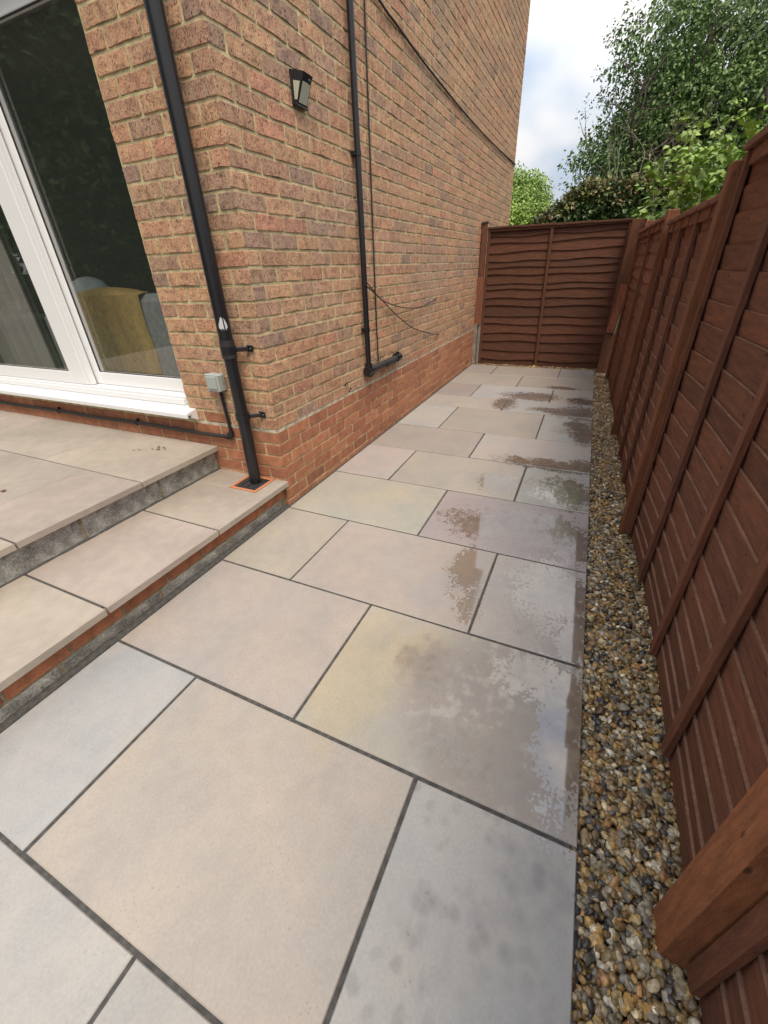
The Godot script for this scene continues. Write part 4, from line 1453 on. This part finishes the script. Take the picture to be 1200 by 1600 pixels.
func scatter(called: String, parent: Node3D, mesh: Mesh, spots: Array, tones: Array) -> void:
	var mm := MultiMesh.new()
	mm.transform_format = MultiMesh.TRANSFORM_3D
	mm.use_colors = true
	mm.mesh = mesh
	mm.instance_count = spots.size()
	for i in spots.size():
		mm.set_instance_transform(i, spots[i])
		mm.set_instance_color(i, tones[i])
	var mi := MultiMeshInstance3D.new()
	mi.multimesh = mm
	mi.name = numbered(called, parent)
	mi.set_meta("kind", "stuff")
	parent.add_child(mi, true)

# fills ellipsoids with sprays of leaves; lobes: centre, radii, sprays per cubic metre
func crown(parent: Node3D, lobes: Array, mesh: Mesh, tone_a: Color, tone_b: Color, size := 1.0, sd := 1, sweep := Vector3.ZERO, gap := 0.0) -> void:
	var nz := noise(sd, 0.55, 3)
	var spots := []; var tones := []
	for lb in lobes:
		var c: Vector3 = lb[0]; var r: Vector3 = lb[1]
		var n := int(4.19 * r.x * r.y * r.z * lb[2])
		for i in n:
			var d := Vector3(rng.randfn(0, 1), rng.randfn(0, 1), rng.randfn(0, 1)).normalized()
			var k := pow(rng.randf(), 0.42)
			k *= 1.0 + 0.35 * nz.get_noise_3dv(d * 2.2 + c)
			var p := c + d * r * k
			if nz.get_noise_3dv(p * 1.6) < gap - 0.62 * (1.0 - 0.25): continue
			if nz.get_noise_3dv(p * 1.3 + Vector3(9, 0, 0)) < gap: continue
			var y := rng.randf() * TAU
			var bs := Basis.from_euler(Vector3(rng.randf_range(-0.7, 0.7), y, rng.randf_range(-0.7, 0.7)))
			if sweep != Vector3.ZERO:
				bs = Basis.looking_at(sweep + Vector3(rng.randfn(0, 0.4), rng.randfn(0, 0.4), rng.randfn(0, 0.4)), Vector3.UP).rotated(Vector3.UP, 0.0) * Basis(Vector3.FORWARD, y)
				bs = bs * Basis.from_scale(Vector3(0.7, 0.7, 1.5))
			bs = bs * Basis.from_scale(Vector3.ONE * size * rng.randf_range(0.75, 1.3))
			spots.append(Transform3D(bs, p - parent.position))
			tones.append(tone_a.lerp(tone_b, clampf(rng.randf() * 0.7 + 0.5 * nz.get_noise_3dv(p * 0.8), 0, 1)) * rng.randf_range(0.8, 1.2))
	scatter("leaves", parent, mesh, spots, tones)

func grow(b: MB, from: Vector3, dir: Vector3, length: float, r: float, depth: int, rg: RandomNumberGenerator, bend: Vector3, ends: Array) -> void:
	var pts := [from]
	var d := dir.normalized()
	var p := from
	var n := 5
	for i in n:
		d = (d + Vector3(rg.randfn(0, 0.13), rg.randfn(0, 0.1), rg.randfn(0, 0.13)) + bend * 0.12).normalized()
		p += d * length / n
		pts.append(p)
	b.tube(pts, r, r * 0.5, 6 if depth > 1 else 4, false)
	if depth == 0:
		ends.append(p)
		return
	for k in rg.randi_range(2, 4) if depth < 3 else 4:
		var i := rg.randi_range(2, n)
		var nd := (d + Vector3(rg.randfn(0, 0.7), rg.randfn(0.15, 0.45), rg.randfn(0, 0.7))).normalized()
		grow(b, pts[i], nd, length * rg.randf_range(0.5, 0.75), r * 0.5, depth - 1, rg, bend, ends)


func build_plants() -> void:
	var rg := RandomNumberGenerator.new()
	# big wind swept tree beyond the hedge
	var tree := thing("tree", Vector3(3.1, -0.16, -13.2))
	tag(tree, "large dark green wind swept tree rising above the hedge", "tree")
	rg.seed = 21
	var wood := MB.new()
	var ends := []
	grow(wood, Vector3.ZERO, Vector3(0.1, 1, 0), 3.4, 0.22, 4, rg, Vector3(0.5, 0.2, 0), ends)
	grow(wood, Vector3(-0.6, 0, 0.3), Vector3(-0.25, 1, 0.1), 3.0, 0.14, 4, rg, Vector3(0.3, 0.3, 0), ends)
	grow(wood, Vector3(0.8, 0, 0), Vector3(0.8, 1, 0.1), 4.0, 0.15, 4, rg, Vector3(0.6, 0.1, 0), ends)
	obj("trunk", wood, M.bark, tree)
	var spray := leaf_mesh(M.leaf, 14, 5, 0.088, 0.22, 0.30, 0.1)
	crown(tree, [[Vector3(2.0, 2.6, -13), Vector3(1.75, 1.9, 1.5), 210.0], [Vector3(3.4, 3.6, -13.4), Vector3(2.0, 1.8, 1.5), 150.0], [Vector3(2.3, 4.9, -13), Vector3(1.5, 1.6, 1.4), 120.0]], spray, Color(0.10, 0.185, 0.05), Color(0.22, 0.32, 0.10), 0.92, 301, Vector3.ZERO, -0.10)
	crown(tree, [[Vector3(2.7, 6.7, -13), Vector3(1.7, 1.9, 1.4), 70.0], [Vector3(4.4, 5.9, -13.2), Vector3(1.8, 1.6, 1.3), 46.0], [Vector3(5.0, 8.4, -13), Vector3(2.6, 2.0, 1.5), 40.0], [Vector3(6.6, 6.6, -13.2), Vector3(1.4, 1.0, 1.1), 34.0], [Vector3(5.6, 4.5, -13.6), Vector3(0.9, 0.45, 0.8), 34.0]], spray, Color(0.17, 0.26, 0.10), Color(0.33, 0.41, 0.20), 0.85, 302, Vector3(0.8, 0.7, 0.1), 0.03)
	crown(tree, [[Vector3(0.75, 4.25, -12.6), Vector3(0.55, 0.9, 0.6), 26.0], [Vector3(0.55, 3.2, -12.6), Vector3(0.4, 0.7, 0.5), 40.0], [Vector3(1.0, 5.6, -12.8), Vector3(0.5, 1.0, 0.6), 24.0]], spray, Color(0.04, 0.085, 0.025), Color(0.07, 0.12, 0.035), 0.6, 303, Vector3.ZERO, -0.05)
	# bare pale twigs in front of the crown
	var dw := MB.new()
	for k in 6:
		rg.seed = 60 + k
		var st := Vector3(rg.randf_range(1.35, 2.45), rg.randf_range(2.35, 2.9), -11.2) - tree.position
		var e2 := []
		grow(dw, st, Vector3(rg.randfn(-0.1, 0.35), 1, 0.1), rg.randf_range(0.5, 0.95), 0.013, 2, rg, Vector3(0.25 - 0.1 * k, -0.25, 0), e2)
	obj("dead_branches", dw, M.dead_wood, tree)
	# clipped hedge with bronze new growth along its top
	var hedge := thing("hedge", Vector3(1.7, -0.16, -8.6))
	tag(hedge, "clipped dark green hedge with bronze new shoots behind the end fence", "hedge")
	var hleaf := leaf_mesh(M.glossy_leaf, 11, 9, 0.075, 0.13, 0.34, 0.0)
	var spots := []; var tones := []; var spots2 := []; var tones2 := []
	var nz := noise(310, 0.8, 3)
	for i in 11000:
		var x := rng.randf_range(0.25, 3.9)
		var hgt := 2.36 + 0.06 * nz.get_noise_2d(x * 3.0, 1.0) - 0.42 * smoothstep(1.0, 0.3, x) - 0.10 * smoothstep(2.4, 3.6, x)
		var d := pow(rng.randf(), 2.0)
		var y: float; var z: float
		if rng.randf() < 0.42:
			y = hgt - d * 0.22 + rng.randf_range(-0.03, 0.05); z = rng.randf_range(-9.4, -8.0)
		else:
			y = rng.randf_range(0.9, hgt); z = -8.0 - d * 0.35 + 0.14 * nz.get_noise_2d(x * 2.5, y * 2.5)
		var bs := Basis.from_euler(Vector3(rng.randf_range(-0.8, 0.8), rng.randf() * TAU, rng.randf_range(-0.8, 0.8))) * Basis.from_scale(Vector3.ONE * rng.randf_range(0.7, 1.2))
		var t := Transform3D(bs, Vector3(x, y, z) - hedge.position)
		if y > hgt - 0.16 and rng.randf() < 0.6:
			spots2.append(t); tones2.append(Color(0.20, 0.115, 0.055).lerp(Color(0.17, 0.19, 0.055), rng.randf()) * rng.randf_range(0.75, 1.25))
		else:
			spots.append(t); tones.append(Color(0.045, 0.085, 0.03).lerp(Color(0.10, 0.16, 0.05), rng.randf()) * rng.randf_range(0.8, 1.2))
	scatter("leaves", hedge, hleaf, spots, tones)
	scatter("new_leaves", hedge, hleaf, spots2, tones2)
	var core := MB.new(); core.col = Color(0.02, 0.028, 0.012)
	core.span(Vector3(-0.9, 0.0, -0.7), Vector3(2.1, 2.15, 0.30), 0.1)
	obj("stems", core, M.soft, hedge)
	# bright young shrub hanging over the side fence
	var sh := thing("shrub", Vector3(2.35, -0.16, -4.7))
	tag(sh, "bright green young shrub with broad leaves leaning over the side fence", "shrub")
	rg.seed = 77
	var sw := MB.new()
	var tips := []
	for k in 16:
		var to := Vector3(lerpf(-0.42, 0.42, k / 15.0) + rg.randfn(0, 0.06), rg.randf_range(1.95, 2.50) + 0.16, rg.randf_range(-0.5, 0.6))
		to.y -= 1.1 * maxf(0.0, -0.22 - to.x)
		var fr := Vector3(to.x * 0.4, 0.6, to.z * 0.4)
		var pts := []
		for i in 9:
			var u := i / 8.0
			var p := fr.lerp(to, u) + Vector3(0.05 * sin(u * 5.0 + k), 0.0, 0.05 * cos(u * 4.0 + k * 2))
			pts.append(p)
			if u > 0.35:
				for j in 3: tips.append([p + Vector3(rg.randfn(0, 0.05), rg.randfn(0, 0.03), rg.randfn(0, 0.05)), u])
		sw.tube(pts, 0.010, 0.003, 5, false)
	sw.col = Color(1, 1, 1)
	obj("stems", sw, M.dead_wood, sh)
	var bl := leaf_mesh(M.bright_leaf, 7, 15, 0.105, 0.075, 0.36, 0.25)
	spots = []; tones = []
	for q in tips:
		for j in 2:
			var bs := Basis.from_euler(Vector3(rng.randf_range(-0.5, 0.5), rng.randf() * TAU, rng.randf_range(-0.5, 0.5))) * Basis.from_scale(Vector3.ONE * rng.randf_range(0.6, 1.15) * lerpf(1.1, 0.75, q[1]))
			spots.append(Transform3D(bs, q[0] + Vector3(rng.randfn(0, 0.06), rng.randfn(0, 0.05), rng.randfn(0, 0.06))))
			tones.append(Color(0.16, 0.28, 0.04).lerp(Color(0.30, 0.42, 0.08), rng.randf()) * rng.randf_range(0.8, 1.2))
	scatter("leaves", sh, bl, spots, tones)
	# pale green trees beyond the far corner of the house
	var t2 := thing("tree", Vector3(-2.4, -0.16, -18.0))
	tag(t2, "light green rounded tree seen past the far corner of the house", "tree")
	rg.seed = 5
	wood = MB.new(); ends = []
	grow(wood, Vector3.ZERO, Vector3(0, 1, 0), 1.6, 0.12, 3, rg, Vector3(0, 0.2, 0), ends)
	obj("trunk", wood, M.bark, t2)
	crown(t2, [[Vector3(-2.0, 3.0, -18), Vector3(1.3, 1.2, 1.2), 560.0], [Vector3(-3.4, 3.3, -18.4), Vector3(1.5, 1.5, 1.2), 150.0], [Vector3(-1.7, 2.2, -18), Vector3(1.05, 0.95, 1.0), 480.0]], spray, Color(0.24, 0.38, 0.08), Color(0.38, 0.50, 0.15), 0.85, 305, Vector3.ZERO, -0.25)
	var t3 := thing("shrub", Vector3(-1.0, -0.16, -13.6))
	tag(t3, "yellow green leafy bush low beside the far corner of the house", "bush")
	crown(t3, [[Vector3(-0.95, 1.75, -13.6), Vector3(0.85, 1.15, 0.8), 420.0]], hleaf, Color(0.22, 0.34, 0.05), Color(0.34, 0.44, 0.09), 1.15, 306, Vector3.ZERO, -0.3)
	var t4 := thing("tree", Vector3(-1.0, -0.16, -22.0))
	tag(t4, "thin pale tree with sky showing through between the two larger trees", "tree")
	rg.seed = 8
	wood = MB.new(); ends = []
	grow(wood, Vector3.ZERO, Vector3(0, 1, 0), 2.2, 0.06, 3, rg, Vector3(0, 0.4, 0), ends)
	obj("trunk", wood, M.bark, t4)
	crown(t4, [[Vector3(-0.9, 3.0, -22), Vector3(0.9, 1.2, 0.8), 26.0]], spray, Color(0.10, 0.17, 0.06), Color(0.16, 0.22, 0.09), 0.6, 307, Vector3.ZERO, -0.1)


func build_garden_behind() -> void:
	# what the door glass mirrors: tall dark trees and a fence across the lawn
	var fb := MB.new(); fb.col = Color(0.12, 0.05, 0.03)
	for i in 12:
		fb.span(Vector3(-24, 0.0 + i * 0.14, 11.0), Vector3(2.4, 0.135 + i * 0.14, 11.03), 0.0)
	for i in 15:
		fb.span(Vector3(-24 + i * 1.83, -0.1, 10.93), Vector3(-23.92 + i * 1.83, 1.75, 10.999), 0.0)
	var f := obj("fence", fb, M.plain)
	tag(f, "brown garden fence across the lawn mirrored in the door glass", "fence")
	var big := leaf_mesh(M.leaf, 14, 6, 0.26, 0.5, 0.32, 0.1)
	var proto: Node3D = null
	var k := 0
	for p in [[-5.5, 13.0, 1.0], [-9.5, 12.4, 1.1], [-14.0, 12.8, 1.15], [-18.5, 12.0, 1.1], [-20.0, 6.5, 1.1], [-12.0, 15.5, 1.35]]:
		var t: Node3D
		if proto == null:
			t = thing("garden_tree", Vector3.ZERO)
			var wood := MB.new(); var ends := []
			var rg := RandomNumberGenerator.new(); rg.seed = 12
			grow(wood, Vector3.ZERO, Vector3(0, 1, 0), 3.6, 0.22, 3, rg, Vector3(0, 0.3, 0), ends)
			obj("trunk", wood, M.bark, t)
			crown(t, [[Vector3(0, 3.2, 0), Vector3(2.8, 2.8, 2.2), 22.0], [Vector3(0.3, 6.4, 0), Vector3(2.6, 3.0, 2.2), 22.0], [Vector3(-0.2, 9.2, 0), Vector3(2.0, 2.0, 1.8), 22.0]], big, Color(0.13, 0.20, 0.06), Color(0.22, 0.30, 0.10), 1.0, 330, Vector3.ZERO, -0.3)
			proto = t
		else:
			t = proto.duplicate()
			t.name = numbered("garden_tree", self)
			add_child(t, true)
		t.position = Vector3(p[0], -0.16, p[1])
		t.rotation.y = k * 1.3
		t.scale = Vector3.ONE * p[2]
		tag(t, "tall garden tree across the lawn, " + ["nearest to the side passage", "second from the side passage", "third along, facing the patio door", "fourth along, before the lawn corner", "farthest out, at the side of the lawn", "behind the others and the tallest"][k], "tree", "dark garden trees across the lawn")
		k += 1
